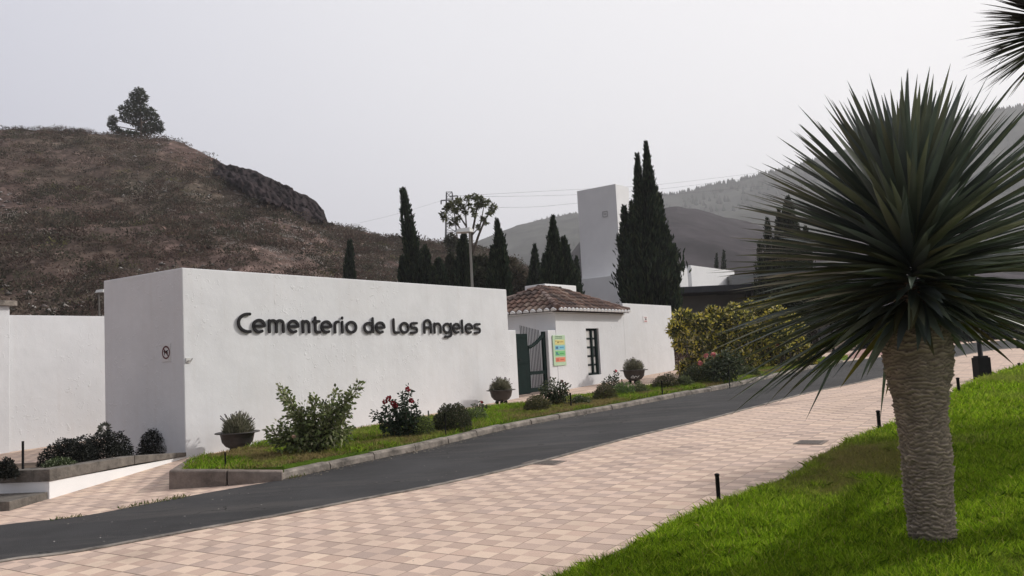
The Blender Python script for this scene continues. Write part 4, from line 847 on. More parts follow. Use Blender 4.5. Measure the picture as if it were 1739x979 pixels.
def bushpx(name, label, catg, px, pyb, wpx, hpx, n, leaf, cols, wts=None, h=.1, **kw):
    b = G(px, pyb, h=h); r_ = sz(wpx, b)/2; return bush(name, label, catg, b, r_*1.08, r_*1.0, sz(hpx, b)*1.08, int(n*3.6), leaf*.72, [tuple(q_*1.5 for q_ in c_) for c_ in cols], wts, seed=int(px), **kw)
BM = [(.035, .045, .018), (.055, .06, .025), (.085, .075, .035), (.10, .11, .045)]
bushpx('low_shrub', 'small bright green shrub between the red roses and the dark round bush', 'shrub', 715, 741, 50, 34, 700, .06, [(.08, .11, .03), (.13, .16, .04), (.05, .06, .03)])
bushpx('round_shrub', 'dense dark round shrub flecked with seed heads, behind a thin stake', 'shrub', 768, 733, 68, 46, 2600, .05, [(.022, .03, .014), (.035, .042, .02), (.06, .055, .03)])
bushpx('low_shrub', 'sprawling light green shrub just right of the dark round bush', 'shrub', 806, 716, 46, 22, 500, .06, [(.06, .08, .03), (.10, .13, .04)])
bushpx('round_shrub', 'brownish green mound shrub in front of the solid gate leaf', 'shrub', 912, 699, 48, 24, 1200, .05, [(.06, .055, .025), (.09, .08, .035), (.04, .045, .02)])
bushpx('low_shrub', 'tiny dark plant with pale flecks right of the dusky rose', 'shrub', 987, 687, 32, 14, 380, .06, [(.04, .06, .025), (.07, .09, .035), (.30, .26, .2)], [.5, .4, .1])
bushpx('round_shrub', 'olive brown mound shrub below the hut window', 'shrub', 1027, 679, 44, 27, 1100, .05, [(.06, .055, .028), (.09, .075, .035), (.04, .045, .02)])
bushpx('low_shrub', 'low green shrub directly right of the olive mound', 'shrub', 1059, 672, 36, 22, 500, .06, GR, GRW)
bushpx('low_shrub', 'pale green low shrub below the third bowl planter', 'shrub', 1086, 668, 34, 18, 420, .06, [(.09, .11, .045), (.12, .14, .06), (.05, .06, .03)])
bushpx('round_shrub', 'neat dark mound shrub just right of the third bowl planter', 'shrub', 1132, 661, 48, 25, 1200, .055, [(.03, .035, .016), (.05, .05, .025), (.08, .065, .03)])
bushpx('low_shrub', 'small pale leaved shrub between the two dark mounds by the wall end', 'shrub', 1163, 658, 32, 18, 400, .08, [(.10, .12, .05), (.05, .06, .03)])
bushpx('round_shrub', 'wide dark mound shrub in the shade beyond the end of the white wall', 'shrub', 1186, 651, 62, 30, 1300, .07, [(.03, .04, .018), (.05, .055, .025)])
bushpx('low_shrub', 'small variegated shrub at the left foot of the pink rose bush', 'shrub', 1215, 646, 30, 16, 300, .09, [(.16, .18, .06), (.07, .09, .03)])
bushpx('low_shrub', 'small dark shrub right of the pink rose bush, before the hedge', 'shrub', 1268, 640, 40, 16, 400, .09, [(.04, .05, .02), (.07, .08, .03)])
# bushes in the raised planter
def onpl(px, pyb, back): # stands in the planter bed, some way back from the coping
    d = ray(px, pyb); t = nr_.dot(pb-nr_*back-CP)/nr_.dot(d); P_ = CP+d*t; a = (P_-pb).dot(dr)
    P_.z = ztp+(ztp2-ztp)*max(0, min(1, a/L_))-.07; return P_
def bushpl(label, px, pyb, wpx, hpx, back, n, leaf, cols, wts=None, name='planter_shrub'):
    b = onpl(px, pyb, back); r_ = sz(wpx, b)/2; return bush(name, label, 'shrub', b, r_*1.08, r_*.9, sz(hpx, b)*1.08, int(n*2.0), leaf*.8, cols, wts, seed=int(px)+3)
KD = [(.010, .012, .010), (.018, .020, .016), (.030, .032, .024)]
bushpl('small near-black shrub at the far left end of the planter', 8, 797, 38, 28, .5, 900, .05, KD)
bushpl('low pale-flowered green shrub at the planter corner', 100, 793, 52, 20, .35, 900, .05, [(.05, .07, .03), (.09, .12, .05), (.35, .38, .25)], [.5, .38, .12])
bushpl('wide near-black shrub left of centre in the planter', 118, 790, 88, 46, 1.0, 2600, .055, KD)
bushpl('broad dark shrub dotted with tiny pale flowers in the middle of the planter', 178, 784, 96, 48, .8, 3200, .055, KD+[(.25, .25, .2)], [.4, .33, .25, .02])
bushpl('rounded near-black shrub against the shaded end of the tall wall', 268, 774, 64, 44, .8, 2200, .055, KD)
# lavender bowls
def bowl(px, pyb, wpx, hpx, lab_b, lab_l, ltop):
    b = G(px, pyb); b.z = gz(b.x, b.y); Rr = sz(wpx, b)/2; Hh = sz(hpx, b)
    t = thing('bowl_planter', lab_b, 'planter', b, 'bowl planters along the entrance wall')
    mb = MB(); mb.lathe(b, [(.02, Hh*.22), (Rr*.28, Hh*.22), (Rr*.52, Hh*.34), (Rr*.68, Hh*.55), (Rr*.76, Hh*.94), (Rr*.98, Hh*.965), (Rr*1.0, Hh*1.0), (Rr*.97, Hh*1.02), (Rr*.72, Hh*1.0), (Rr*.66, Hh*.86), (.01, Hh*.86)], 32); mb.build('bowl', POTM, t, True)
    for k in range(3):
        a = k*2.094+.6; c = b+Vector((math.cos(a)*Rr*.34, math.sin(a)*Rr*.34, Hh*.14)); mb = MB(); r_ = Hh*.14
        mb.lathe(c, [(.001, -r_)]+[(r_*math.cos(q), r_*math.sin(q)) for q in (-1.1, -.6, 0, .6, 1.1)]+[(.001, r_)], 12); mb.tube([c+ZZ*r_*.5, c+ZZ*(Hh*.2)], .03, 8); mb.build('foot', DARKM, t, True)
    mb = MB(); mb.lathe(b, [(Rr*.68, Hh*.93), (.01, Hh*.96)], 20); mb.build('soil', SOIL, t)
    lb = b+ZZ*(Hh*.93); hl = sz(ltop, b); l = thing('lavender', lab_l, 'plant', lb, 'lavender growing in the bowl planters'); n = 4200
    d = unit(rng.normal(size=(n, 3))); d[:, 2] = np.abs(d[:, 2]); lm_ = (.55+.75*fbm(d[:, 0]*2.5+px*.1, d[:, 1]*2.5+d[:, 2]*2+3, 3, int(px)))[:, None]; P_ = np.array(lb)+d*lm_*rng.random((n, 1))**.5*np.array([Rr*.74, Rr*.74, hl*.86])
    D = d*np.array([.9, .9, 0])+np.array([0, 0, 1.])+rng.normal(size=(n, 3))*.18; v, f, c = rhombi(P_, D, hl*rng.uniform(.10, .26, n), .011, pal(n, [(.20, .20, .13), (.27, .25, .18), (.12, .125, .075)])); npmesh('foliage', v, f, LEAF, l, c)
    for q_ in range(22):
        d = Vector((rng.normal()*.6, rng.normal()*.6, 1)).normalized(); P0 = np.array([lb+d*hl*rng.uniform(.5, .7)]*7)+rng.normal(size=(7, 3))*.002; v, f, c = rhombi(P0, np.array([d]*7)+rng.normal(size=(7, 3))*.02, hl*.36, .009, (.14, .14, .10)); v2, f2, c2 = rhombi(P0+np.array(d)*hl*.3, np.array([d]*7)+rng.normal(size=(7, 3))*.15, hl*.11, .02, (.15, .12, .14)); v, f, c = cat([(v, f, c), (v2, f2, c2)]); npmesh('flower_spike', v, f, LEAF, l, c)
    return b, Rr, Hh
bowl(404, 770, 74, 35, 'dark bowl planter nearest the left corner of the lettered wall', 'sparse grey lavender with tall spikes in the bowl at the left wall corner', 38)
bowl(852, 687, 50, 24, 'dark bowl planter standing left of the green gate', 'compact grey lavender in the bowl left of the green gate', 24)
b, Rr, Hh = bowl(1078, 652, 48, 23, 'dark bowl planter with a white scribble, right of the hut window', 'thick grey-green lavender in the bowl right of the hut window', 23)
bt = [o for o in bpy.data.objects if o.name.startswith('bowl') and o.type == 'MESH'][-1]; mb = MB(); vd = Vector((-b.x, -b.y, 0)).normalized(); vs_ = vd.cross(ZZ)*-1
for k, (x0, z0, x1, z1) in enumerate([(-.10, .50, -.04, .62), (-.04, .62, .0, .48), (0, .48, .05, .58), (.05, .58, .1, .46), (.1, .46, .16, .60), (-.12, .46, .02, .44)]):
    p = [b+vs_*x0+vd*(Rr*.715)+ZZ*Hh*z0, b+vs_*x1+vd*(Rr*.715)+ZZ*Hh*z1]; mb.tube(p, .008, 5, (.6, .6, .58))
mb.build('white_scribble', PAINTC, bt.parent)
# croton hedge
def lobes(name, label, catg, base, L, leaf, cols, wts=None, aspect=.5, mat=None, trunk=None, core=None, group=None, dens=1.0, upk=.3, tipcol=None, dy=1.0):
    t = thing(name, label, catg, base, group); parts = []
    for (P_, r_, m_) in L:
        m_ = int(m_*dens); d = unit(rng.normal(size=(m_, 3))); rr_ = rng.random(m_)**.42; ra = np.array(r_ if hasattr(r_, '__len__') else (r_, r_*dy, r_)); Q = np.array(P_)+d*rr_[:, None]*ra*(.8+.4*fbm(d[:, 0]*3+P_[0], d[:, 2]*3+d[:, 1]*2, 2, 3))[:, None]
        c = pal(m_, cols, wts, .3)
        if tipcol is not None: k = (rr_ > .72) & (rng.random(m_) < tipcol[1]); c[k] = pal(k.sum(), tipcol[0], None, .3)
        parts.append(rhombi(Q, d*.7+rng.normal(size=(m_, 3))*.6+np.array([0, 0, upk]), leaf*rng.uniform(.6, 1.3, m_), leaf*aspect, c, bend=.12))
    v, f, c = cat(parts); npmesh('crown' if trunk else 'foliage', v, f, mat or LEAF, t, c)
    if trunk:
        mb = MB()
        for pts, rad in trunk: mb.tube(pts, rad, 7)
        mb.build('trunk', WOODB, t)
    return t
hl = []
Yh = G(1230, 640).y+1.5
for (x, y, rp, wy) in [(1160, 545, 24, 0), (1162, 580, 26, 0), (1190, 552, 26, .3), (1195, 590, 28, .2), (1225, 548, 27, .2), (1228, 580, 30, 0), (1258, 545, 28, .1), (1262, 580, 30, 0), (1290, 535, 26, .3), (1292, 570, 30, 0), (1320, 540, 26, .3), (1325, 572, 30, .3), (1345, 555, 26, .6), (1350, 585, 26, .6), (1365, 600, 20, .6), (1340, 612, 24, .4), (1300, 605, 26, 0), (1262, 610, 26, 0), (1225, 615, 24, 0), (1185, 615, 20, 0), (1310, 520, 14, .6), (1150, 560, 18, 0), (1375, 612, 14, .6), (1165, 628, 20, .3), (1200, 632, 20, .2), (1245, 630, 22, .2), (1285, 626, 22, .2), (1325, 622, 22, .4), (1360, 618, 16, .5), (1210, 532, 12, 0), (1245, 528, 13, 0), (1275, 522, 12, 0)]:
    P_ = at(x, y, Yh+random.uniform(-.7, .7)); hl.append((tuple(P_), sz(rp*random.uniform(.72, .95), P_), 560))
hb = at(1260, 640, Yh); hb.z = gz(hb.x, hb.y)
lobes('croton_hedge', 'tall hedge with yellow and green leaves beyond the end of the white wall', 'hedge', hb, hl, .17, [(.075, .085, .028), (.14, .15, .04), (.035, .042, .018), (.28, .26, .06)], [.32, .3, .22, .16], .42, tipcol=([(.72, .60, .10), (.50, .46, .09), (.58, .50, .25)], .52))
mb = MB()
for x in range(1178, 1370, 12):
    p = at(x, 625, Yh); p.z = gz(p.x, p.y); q = p+Vector((rng.normal()*.2, rng.normal()*.2, 1.0)); mb.tube([p-ZZ*.05, p.lerp(q, .5)+Vector((.04, 0, 0)), q], [.035, .028, .018], 5)
o = mb.build('stem', WOODB, bpy.data.objects['croton_hedge'])
# dry brown fern mass at the wall end
b = Wg(ue+1.0, -.5)
bush('withered_shrub', 'withered red-brown shrub in the shade at the end of the white wall', 'shrub', b, .75, .6, sz(54, b), 900, .16, [(.07, .04, .028), (.10, .055, .04), (.05, .03, .02)], aspect=.3, stems=3)
# ------------------------------------------------------------------ cypresses
CY = [(.022, .034, .021), (.030, .045, .026), (.042, .053, .028), (.016, .022, .016)]
def cypress(label, px, pyt, pyb, wpx, Y, n=2500, lean=0.0, top2=None, cols=CY, wts=None, name='cypress', low=.12, peak=.35, sharp=.75, group='cypress trees behind the wall', tuft=.42, spires=None, rag=1.0):
    base = at(px+lean, pyb, Y); base.z = gz(base.x, base.y); t = thing(name, label, 'tree', base, group); parts = []
    if spires is None: spires = [(px, pyt, px+lean, pyb, wpx, peak, sharp, 1.0)]
    tot = sum((q[3]-q[1])*q[4]*q[7] for q in spires); mb = MB(); H0 = at(px, pyt, Y).z-base.z
    for (xt, yt, xb, yb, w, pk, sh_, dn) in spires:
        dy_ = random.uniform(-.4, .4); Pt = at(xt, yt, Y+dy_); o_ = at(xb, yb, Y+dy_); o_.z = max(o_.z, gz(o_.x, o_.y)); a_ = np.array(Pt-o_); H_ = a_[2]; Rm = sz(w, o_)/2; m_ = int(n*(yb-yt)*w*dn/tot)+60
        def prof(q): return np.where(q < pk, low+(1-low)*np.sin(np.clip(q/pk, 0, 1)*math.pi/2), np.power(np.clip((1-q)/(1-pk), 0, 1), sh_))
        q = .02+.98*rng.random(m_); th = rng.uniform(0, 2*math.pi, m_); lump = (1-rag*.5)+rag*fbm(th*1.5+10+xt, q*H_*.9, 4, int(xt)); spike = (rng.random(m_) < .10)*rng.uniform(.05, .4, m_)
        r_ = prof(q)*Rm*(lump+spike)*rng.uniform(.72, 1.05, m_)+.02; dirv = np.stack([np.cos(th), np.sin(th), 0*th], 1)
        P_ = np.array(o_)+a_*q[:, None]+dirv*r_[:, None]; hl_ = tuft*(.5+.5*(1-q))*rng.uniform(.5, 1.25, m_); D = dirv*.38+np.array([0, 0, 1.])+rng.normal(size=(m_, 3))*.2+a_/np.linalg.norm(a_)*.3
        c = pal(m_, cols, wts, .35)*(.75+.5*rng.random((m_, 1)))
        parts.append(rhombi(P_-D*0.1, D, hl_, hl_*.30, c)); parts.append(rhombi(P_, D+rng.normal(size=(m_, 3))*.3, hl_*.8, hl_*.26, c*1.15, S=dirv))
        pts = []; rad = []
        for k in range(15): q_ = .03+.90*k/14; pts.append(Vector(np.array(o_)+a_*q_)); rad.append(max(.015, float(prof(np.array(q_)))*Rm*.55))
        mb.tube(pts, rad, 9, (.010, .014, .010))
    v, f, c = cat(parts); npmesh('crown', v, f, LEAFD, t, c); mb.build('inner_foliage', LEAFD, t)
    mb = MB(); mb.tube([base-ZZ*.1, base+ZZ*H0*.12], [H0*.02+.08, H0*.015+.06], 8); mb.build('trunk', WOODB, t)
    return t
cypress('huge dark twin-topped cypress beside the white tower', 1098, 243, 560, 100, 42, 15000, lean=12, low=.55, tuft=.48, group=None,
        spires=[(1095, 318, 1109, 560, 92, .42, .62, 1), (1097, 243, 1112, 470, 34, .25, .85, 1.1), (1082, 263, 1094, 470, 30, .25, .85, 1.1), (1060, 352, 1076, 530, 34, .3, .7, 1), (1130, 385, 1134, 545, 34, .35, .6, 1), (1072, 345, 1082, 500, 26, .3, .7, 1), (1049, 402, 1062, 440, 10, .3, .7, 1), (1120, 330, 1122, 480, 26, .3, .7, 1), (1142, 430, 1142, 545, 22, .4, .6, 1)])
cypress('tall leaning cypress, its bare tip bent to the left, above the lettering', 684, 318, 520, 52, 48, 7000, lean=26, low=.6,
        spires=[(684, 320, 704, 470, 20, .55, .55, 1.3), (692, 372, 712, 520, 36, .4, .6, 1), (683, 436, 690, 520, 22, .3, .6, 1), (722, 418, 728, 520, 26, .35, .6, 1), (736, 455, 738, 520, 18, .4, .5, 1), (681, 322, 690, 345, 7, .3, .5, .5)])
cypress('broad short dull cypress just right of the leaning one', 745, 440, 520, 34, 50, 1500, sharp=.6, low=.8)
cypress('short bushy cypress between the leaning cypress and the street lamp', 765, 432, 520, 36, 52, 1600, sharp=.6, low=.8, cols=[(.028, .034, .02), (.036, .038, .024)])
cypress('narrow cypress directly under the open gum tree', 787, 398, 520, 26, 47, 2000, sharp=.5, low=.9, peak=.5)
cypress('slim needle-pointed cypress at the right end of the lettered wall', 846, 374, 545, 34, 40, 3600, low=.6, lean=4, spires=[(844, 374, 850, 470, 12, .4, .7, 1.3), (848, 392, 853, 545, 30, .5, .5, 1)])
cypress('small cypress tucked left of the needle-pointed one', 836, 420, 540, 20, 41, 1000, sharp=.8, low=.8)
cypress('small thin cypress above the low white wall, left of the hut roof', 908, 416, 545, 26, 52, 1400, sharp=.8, low=.8)
cypress('tall pointed cypress behind the hut roof', 940, 368, 550, 52, 44, 6000, low=.7, lean=4, spires=[(939, 368, 944, 550, 40, .3, .85, 1), (933, 425, 934, 550, 30, .3, .6, 1), (946, 400, 952, 550, 26, .3, .7, 1)])
cypress('shorter cypress leaning on the tall one behind the hut roof', 957, 404, 550, 44, 45, 2500, sharp=.7, low=.8, lean=5)
cypress('dim cypress stub close to the left side of the tower', 979, 436, 550, 22, 56, 1000, sharp=.7, low=.8)
cypress('low cypress between the small thin one and the tall pointed one', 924, 432, 548, 26, 53, 1100, sharp=.7, low=.8)
cypress('lone small cypress on the slope above the middle of the wall', 594, 408, 500, 17, 60, 1100, sharp=.45, low=.8, peak=.4, group=None)
cypress('tiny cypress left of a pair on the roof line beyond the canopy', 1217, 432, 520, 12, 90, 500, sharp=.7, low=.8, group='pair of tiny cypresses beyond the canopy', tuft=.5)
cypress('tiny cypress right of a pair on the roof line beyond the canopy', 1229, 426, 520, 13, 90, 500, sharp=.7, low=.8, group='pair of tiny cypresses beyond the canopy', tuft=.5)
# broad conifer behind the dragon tree
cypress('broad loose conifer behind the dragon tree leaves', 1338, 335, 590, 108, 50, 7000, name='conifer', sharp=.75, peak=.3, low=.7, cols=[(.03, .04, .02), (.045, .05, .028), (.02, .026, .015)], group=None, rag=1.1, spires=[(1338, 335, 1340, 590, 84, .3, .8, 1), (1303, 372, 1310, 560, 34, .3, .7, 1), (1368, 385, 1366, 560, 40, .3, .7, 1), (1290, 410, 1296, 560, 26, .3, .7, 1), (1322, 355, 1330, 480, 26, .3, .7, 1)])
# mixed trees between wall and hill
def lump_tree(label, L, Y, cols, leaf, n, name='bushy_tree', group='bushy trees behind the wall'):
    x0, y0 = L[0][0], 540; b = at(x0, y0, Y); b.z = gz(b.x, b.y); ll = []; tr_ = []
    for (x, y, rp) in L:
        P_ = at(x, y, Y+random.uniform(-1, 1)); ll.append((tuple(P_), sz(rp, P_), int(n*rp))); tr_.append(([b-ZZ*.2, b.lerp(P_, .5), P_], [.12, .08, .04]))
    return lobes(name, label, 'tree', b, ll, leaf, cols, None, .5, LEAFD, tr_, group=group, upk=.5)
lump_tree('dull green bushy tree right of the street lamp pole', [(815, 455, 18), (805, 470, 16), (828, 465, 16), (818, 485, 18), (800, 490, 14), (835, 488, 14)], 52, [(.03, .036, .02), (.045, .045, .028)], .35, 45)
lump_tree('brownish thin-leaved tree between the needle cypress and the hut roof', [(875, 465, 16), (868, 450, 10), (885, 475, 14), (872, 485, 16), (890, 490, 14)], 60, [(.075, .06, .04), (.10, .08, .055), (.05, .05, .03)], .3, 30)
lump_tree('dark bushy tree at the foot of the leaning cypress', [(715, 462, 16), (728, 478, 16), (700, 480, 18), (742, 485, 12)], 55, [(.02, .026, .016), (.032, .036, .022)], .35, 50)
lump_tree('reddish brown scrubby tree behind the right end of the lettered wall', [(868, 505, 12), (880, 512, 10), (858, 490, 8)], 46, [(.03, .028, .02), (.05, .038, .028)], .25, 50)
# gum tree
Yg = 62; b = at(803, 520, Yg); b.z = gz(b.x, b.y); gl = []; gtr = []
def gpnt(x, y): return at(x, y, Yg)
top = gpnt(800, 440); gtr.append(([b, gpnt(802, 480), top], [.28, .2, .16]))
gtr += [([top, gpnt(786, 415), gpnt(792, 385), gpnt(770, 352)], [.13, .10, .07, .03]), ([top, gpnt(786, 415), gpnt(766, 395)], [.1, .08, .03]), ([top, gpnt(801, 400), gpnt(808, 365), gpnt(812, 342)], [.14, .1, .07, .03]), ([top, gpnt(812, 402), gpnt(824, 372), gpnt(836, 356)], [.12, .09, .06, .03]), ([gpnt(801, 400), gpnt(815, 385), gpnt(822, 350)], [.08, .06, .03]), ([gpnt(790, 400), gpnt(775, 380), gpnt(756, 368)], [.07, .05, .02]), ([gpnt(792, 385), gpnt(790, 355), gpnt(793, 338)], [.06, .04, .02])]
for x, y, r_ in [(768, 348, 8), (779, 342, 6), (784, 353, 7), (773, 358, 6), (793, 338, 5), (806, 336, 7), (815, 339, 7), (822, 347, 6), (812, 349, 6), (829, 344, 3), (838, 352, 5), (835, 360, 4), (829, 365, 3), (752, 365, 4), (755, 372, 4), (774, 376, 5), (779, 371, 3), (759, 354, 5), (803, 358, 3), (806, 366, 3), (820, 373, 4), (824, 379, 3), (813, 386, 3), (797, 350, 3), (790, 362, 3), (764, 380, 2)]:
    P_ = at(x, y, Yg+random.uniform(-1.2, 1.2)); gl.append((tuple(P_), (sz(r_, P_), sz(r_, P_), sz(r_*.75, P_)), int(17*r_)))
lobes('gum_tree', 'open crowned tree with bare forked limbs above the wall', 'tree', b, gl, .26, [(.12, .13, .065), (.16, .165, .08), (.07, .08, .04)], None, .45, LEAFD, gtr)
Yg = 75; b = at(766, 500, Yg); b.z = gz(b.x, b.y)
lobes('bushy_tree', 'small feathery tree at the foot of the pylon', 'tree', b, [(tuple(at(x, y, Yg)), sz(r_, b), 28*r_) for x, y, r_ in ((766, 404, 8), (760, 412, 6), (773, 412, 7), (768, 424, 9))], .3, [(.06, .065, .045), (.09, .09, .06)], None, .4, LEAFD, [([b, at(767, 410, Yg)], [.2, .06])], group='bushy trees behind the wall')
# pine on the hill top
def hillz(x, y): i = np.argmin((HX-x)**2+(HY-y)**2); return HZ.ravel()[i]
Yp = 134; b = at(240, 245, Yp); b.z = hillz(b.x, b.y)-.3; pl_ = []; ptr = [([b, at(240, 222, Yp), at(238, 170, Yp)], [.28, .2, .05])]
for x, y, r_ in [(237, 156, 8), (229, 165, 9), (243, 166, 8), (222, 178, 10), (238, 178, 12), (210, 187, 9), (225, 192, 12), (242, 192, 12), (256, 190, 8), (212, 200, 9), (230, 206, 12), (248, 204, 11), (262, 200, 8), (240, 216, 9), (256, 216, 10), (268, 212, 8), (272, 221, 6), (192, 204, 7), (190, 213, 7), (197, 222, 8), (206, 226, 6), (250, 226, 8), (262, 222, 6), (218, 226, 5), (230, 228, 5)]:
    P_ = at(x, y, Yp+random.uniform(-2.5, 2.5)); pl_.append((tuple(P_), (sz(r_, P_), sz(r_, P_)*1.2, sz(r_*.8, P_)), 34*r_)); ptr.append(([at(239, min(226, y+10), Yp), P_], [.12, .04]))
lobes('pine_tree', 'solitary dark pine on the crest of the scrubby hill', 'tree', b, pl_, .46, [(.045, .055, .030), (.065, .070, .040), (.028, .034, .020)], None, .35, LEAFD, ptr, upk=.4)
# ================================================================== CHAPEL BUILDING WITH TOWER
Yt = 58; Pt = at(1045, 312.5, Yt); zt_ = Pt.z; Pq = atz(979.6, 325, zt_); fd = Vector((Pq.x-Pt.x, Pq.y-Pt.y, 0)); wl = fd.length; fd.normalize(); sd_ = Vector((-fd.y, fd.x, 0))
if sd_.dot(Vector((1, 1, 0))) < 0: sd_ = -sd_
Pr = atz(1068, 318.5, zt_); wr = max((Vector((Pr.x-Pt.x, Pr.y-Pt.y, 0))).length, 1); print('tower', Pt, wl, wr, fd, sd_)
ch = thing('chapel_building', 'white flat-roofed building with a blank tower and dark canopy', 'building', (Pt.x, Pt.y, gz(Pt.x, Pt.y)))
bz = -.5
mb = MB(); mb.box(Vector((Pt.x, Pt.y, bz)), fd*wl, sd_*wr, ZZ*(zt_-bz)); tw = mb.build('tower', WHITE2, ch, bevel=.02)
# tower face sign
Sg = ray(1028, 364); tt = (Pt-CP).dot(sd_)/Sg.dot(sd_); Sp = CP+Sg*tt; mb = MB()
for (a, b_, c, d) in ((-.45, -.45, .9, .07), (-.45, .38, .9, .07), (-.45, -.38, .07, .76), (.38, -.38, .07, .76), (-.2, -.05, .4, .1)):
    mb.box(Sp+fd*a*.45+ZZ*b_*.45-sd_*.03, fd*c*.45, -sd_*.02, ZZ*d*.45, (.34, .33, .33))
mb.build('emblem', PAINTC, tw)
# lower block in front of tower
zl1 = at(1061.8, 465.7, Yt-1.5); Pk = atz(976.4, 475.6, zl1.z); dk = Vector((Pk.x-zl1.x, Pk.y-zl1.y, 0)).length
mb = MB(); mb.box(Vector((zl1.x, zl1.y, bz))-fd*4, fd*(dk+4), sd_*1.2, ZZ*(zl1.z-bz)); mb.build('wall', WHITE2, ch, bevel=.02)
# white roof block right of cypress
Yb = 56; Pb = at(1172.8, 450.8, Yb); Pr2 = atz(1242, 456, Pb.z); 
mb = MB(); mb.box(Vector((Pb.x, Pb.y, at(1172, 487, Yb).z-.1)), fd*9, sd_*7.5, ZZ*(Pb.z-at(1172, 487, Yb).z+.1)); mb.build('upper_wall', WHITE2, ch, bevel=.02)
# canopy slab and shaded rooms beneath
ca = at(1140, 487.5, 51); zc_ = at(1150, 488, 51).z; zcb = at(1150, 499, 51).z; cb_ = at(1560, 480, 51); cbd = Vector((1, .06, 0)).normalized(); cn = Vector((-cbd.y, cbd.x, 0))
DGREY = M('dark_fascia', (.030, .032, .038), .7, .15, 2)
mb = MB(); mb.box(Vector((ca.x, ca.y, zcb)), cbd*15.5, cn*12, ZZ*(zc_-zcb)); mb.build('canopy', DGREY, ch, bevel=.03)
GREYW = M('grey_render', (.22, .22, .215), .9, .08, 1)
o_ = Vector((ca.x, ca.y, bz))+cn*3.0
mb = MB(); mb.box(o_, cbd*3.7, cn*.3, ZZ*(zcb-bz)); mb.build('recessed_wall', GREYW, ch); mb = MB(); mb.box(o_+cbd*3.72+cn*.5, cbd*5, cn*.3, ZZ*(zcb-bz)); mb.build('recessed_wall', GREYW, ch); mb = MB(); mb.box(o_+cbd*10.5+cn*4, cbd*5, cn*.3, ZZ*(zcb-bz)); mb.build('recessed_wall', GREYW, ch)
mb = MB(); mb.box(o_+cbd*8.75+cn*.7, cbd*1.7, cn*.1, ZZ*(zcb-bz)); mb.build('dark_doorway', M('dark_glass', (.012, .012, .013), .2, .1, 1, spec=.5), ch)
for k in (4.8, 9.0, 15.0):
    mb = MB(); mb.box(Vector((ca.x, ca.y, bz))+cbd*k+cn*.5, cbd*.3, cn*.3, ZZ*(zcb-bz)); mb.build('column', DGREY, ch)
mb = MB(); Pv = at(1242, 468, 60); mb.box(Vector((Pv.x, Pv.y, zc_)), cbd*5, cn*2, ZZ*(at(1242, 468, 60).z-zc_)); mb.build('roof_parapet', GREYW, ch)
# small white block behind the hut roof
Pz = at(925, 482, 36); Pz2 = atz(891, 486.5, Pz.z); dz = Vector((Pz2.x-Pz.x, Pz2.y-Pz.y, 0))
mb = MB(); mb.box(Vector((Pz.x, Pz.y, -.3)), dz, sd_*2.5, ZZ*(Pz.z+.3)); tag(mb.build('garden_wall', WHITE2, bevel=.02), 'small white wall showing over the left side of the hut roof', 'wall')
# long dark hedge beyond the road on the right
hl = []
for k in range(24):
    x = 1470+k*22; P_ = at(x, 566-(x-1470)*.035, 44); g = gz(P_.x, P_.y); P_.z = g+.9; hl.append((tuple(P_), (.95, .9, 1.15), 620))
b = at(1500, 590, 44); b.z = gz(b.x, b.y)
lobes('boundary_hedge', 'long clipped near-black hedge across the road at far right', 'hedge', b, hl, .2, [(.010, .013, .009), (.018, .022, .014)], None, .5)
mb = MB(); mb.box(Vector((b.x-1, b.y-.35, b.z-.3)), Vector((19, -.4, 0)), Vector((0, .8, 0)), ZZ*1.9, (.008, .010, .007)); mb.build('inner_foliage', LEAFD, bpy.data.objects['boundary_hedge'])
# ================================================================== STREET LAMPS, PYLON
def lamp(label, px, pyt, pyb, Y, hx0, hx1, hy, group='grey street lamps'):
    top = at(px, pyt, Y); b = Vector((top.x, top.y, gz(top.x, top.y))); t = thing('street_lamp', label, 'street lamp', b, group); gm = M('lamp_grey', (.30, .30, .29), .5, .1, 4)
    mb = MB(); mb.tube([b, b+ZZ*1.0, top], [.06, .05, .04], 10); mb.build('pole', gm, t, True)
    a = at(hx0, hy, Y); c = at(hx1, hy, Y); zc__ = top.z; L = a.x-c.x
    mb = MB(); x0 = a.x; x1 = c.x; vs = []; prof = [(0, .16, .03), (.12, .20, .08), (.8, .22, .10), (1, .10, .06)]
    for s, wy, hz in prof:
        x = x0+(x1-x0)*s; vs += [(x, top.y-wy, zc__-.02), (x, top.y+wy, zc__-.02), (x, top.y+wy*.7, zc__+hz*1.3), (x, top.y-wy*.7, zc__+hz*1.3)]
    fs = [(i*4+j, i*4+(j+1) % 4, (i+1)*4+(j+1) % 4, (i+1)*4+j) for i in range(3) for j in range(4)]+[(3, 2, 1, 0), (12, 13, 14, 15)]; mb.add(vs, fs); mb.build('lamp_head', M('lamp_head_pale', (.55, .55, .53), .5, .05, 3), t)
    return t
lamp('grey street lamp rising behind the wall, flat head pointing left', 797.5, 394, 520, 28, 775, 804, 394)
lamp('small distant street lamp just left of the tall wall block', 168, 497, 560, 38, 164, 182, 494)
Yy = 112; t = thing('power_pylon', 'thin lattice power pylon above the wall with crossarms', 'pylon', at(763, 450, Yy)); GM = M('galvanised', (.16, .16, .17), .6, .1, 3)
mb = MB(); c = at(763, 327, Yy); g0 = at(763, 450, Yy).z; hw0, hw1 = 1.0, .38
def pc(z, sx_, sy_): k = (z-g0)/(c.z-g0); h_ = hw0+(hw1-hw0)*k; return Vector((c.x+.0+sx_*h_, c.y+sy_*h_, z))
for sx_ in (-1, 1):
    for sy_ in (-1, 1): mb.tube([pc(g0, sx_, sy_), pc(c.z, sx_, sy_)], .07, 4)
NZ = 11
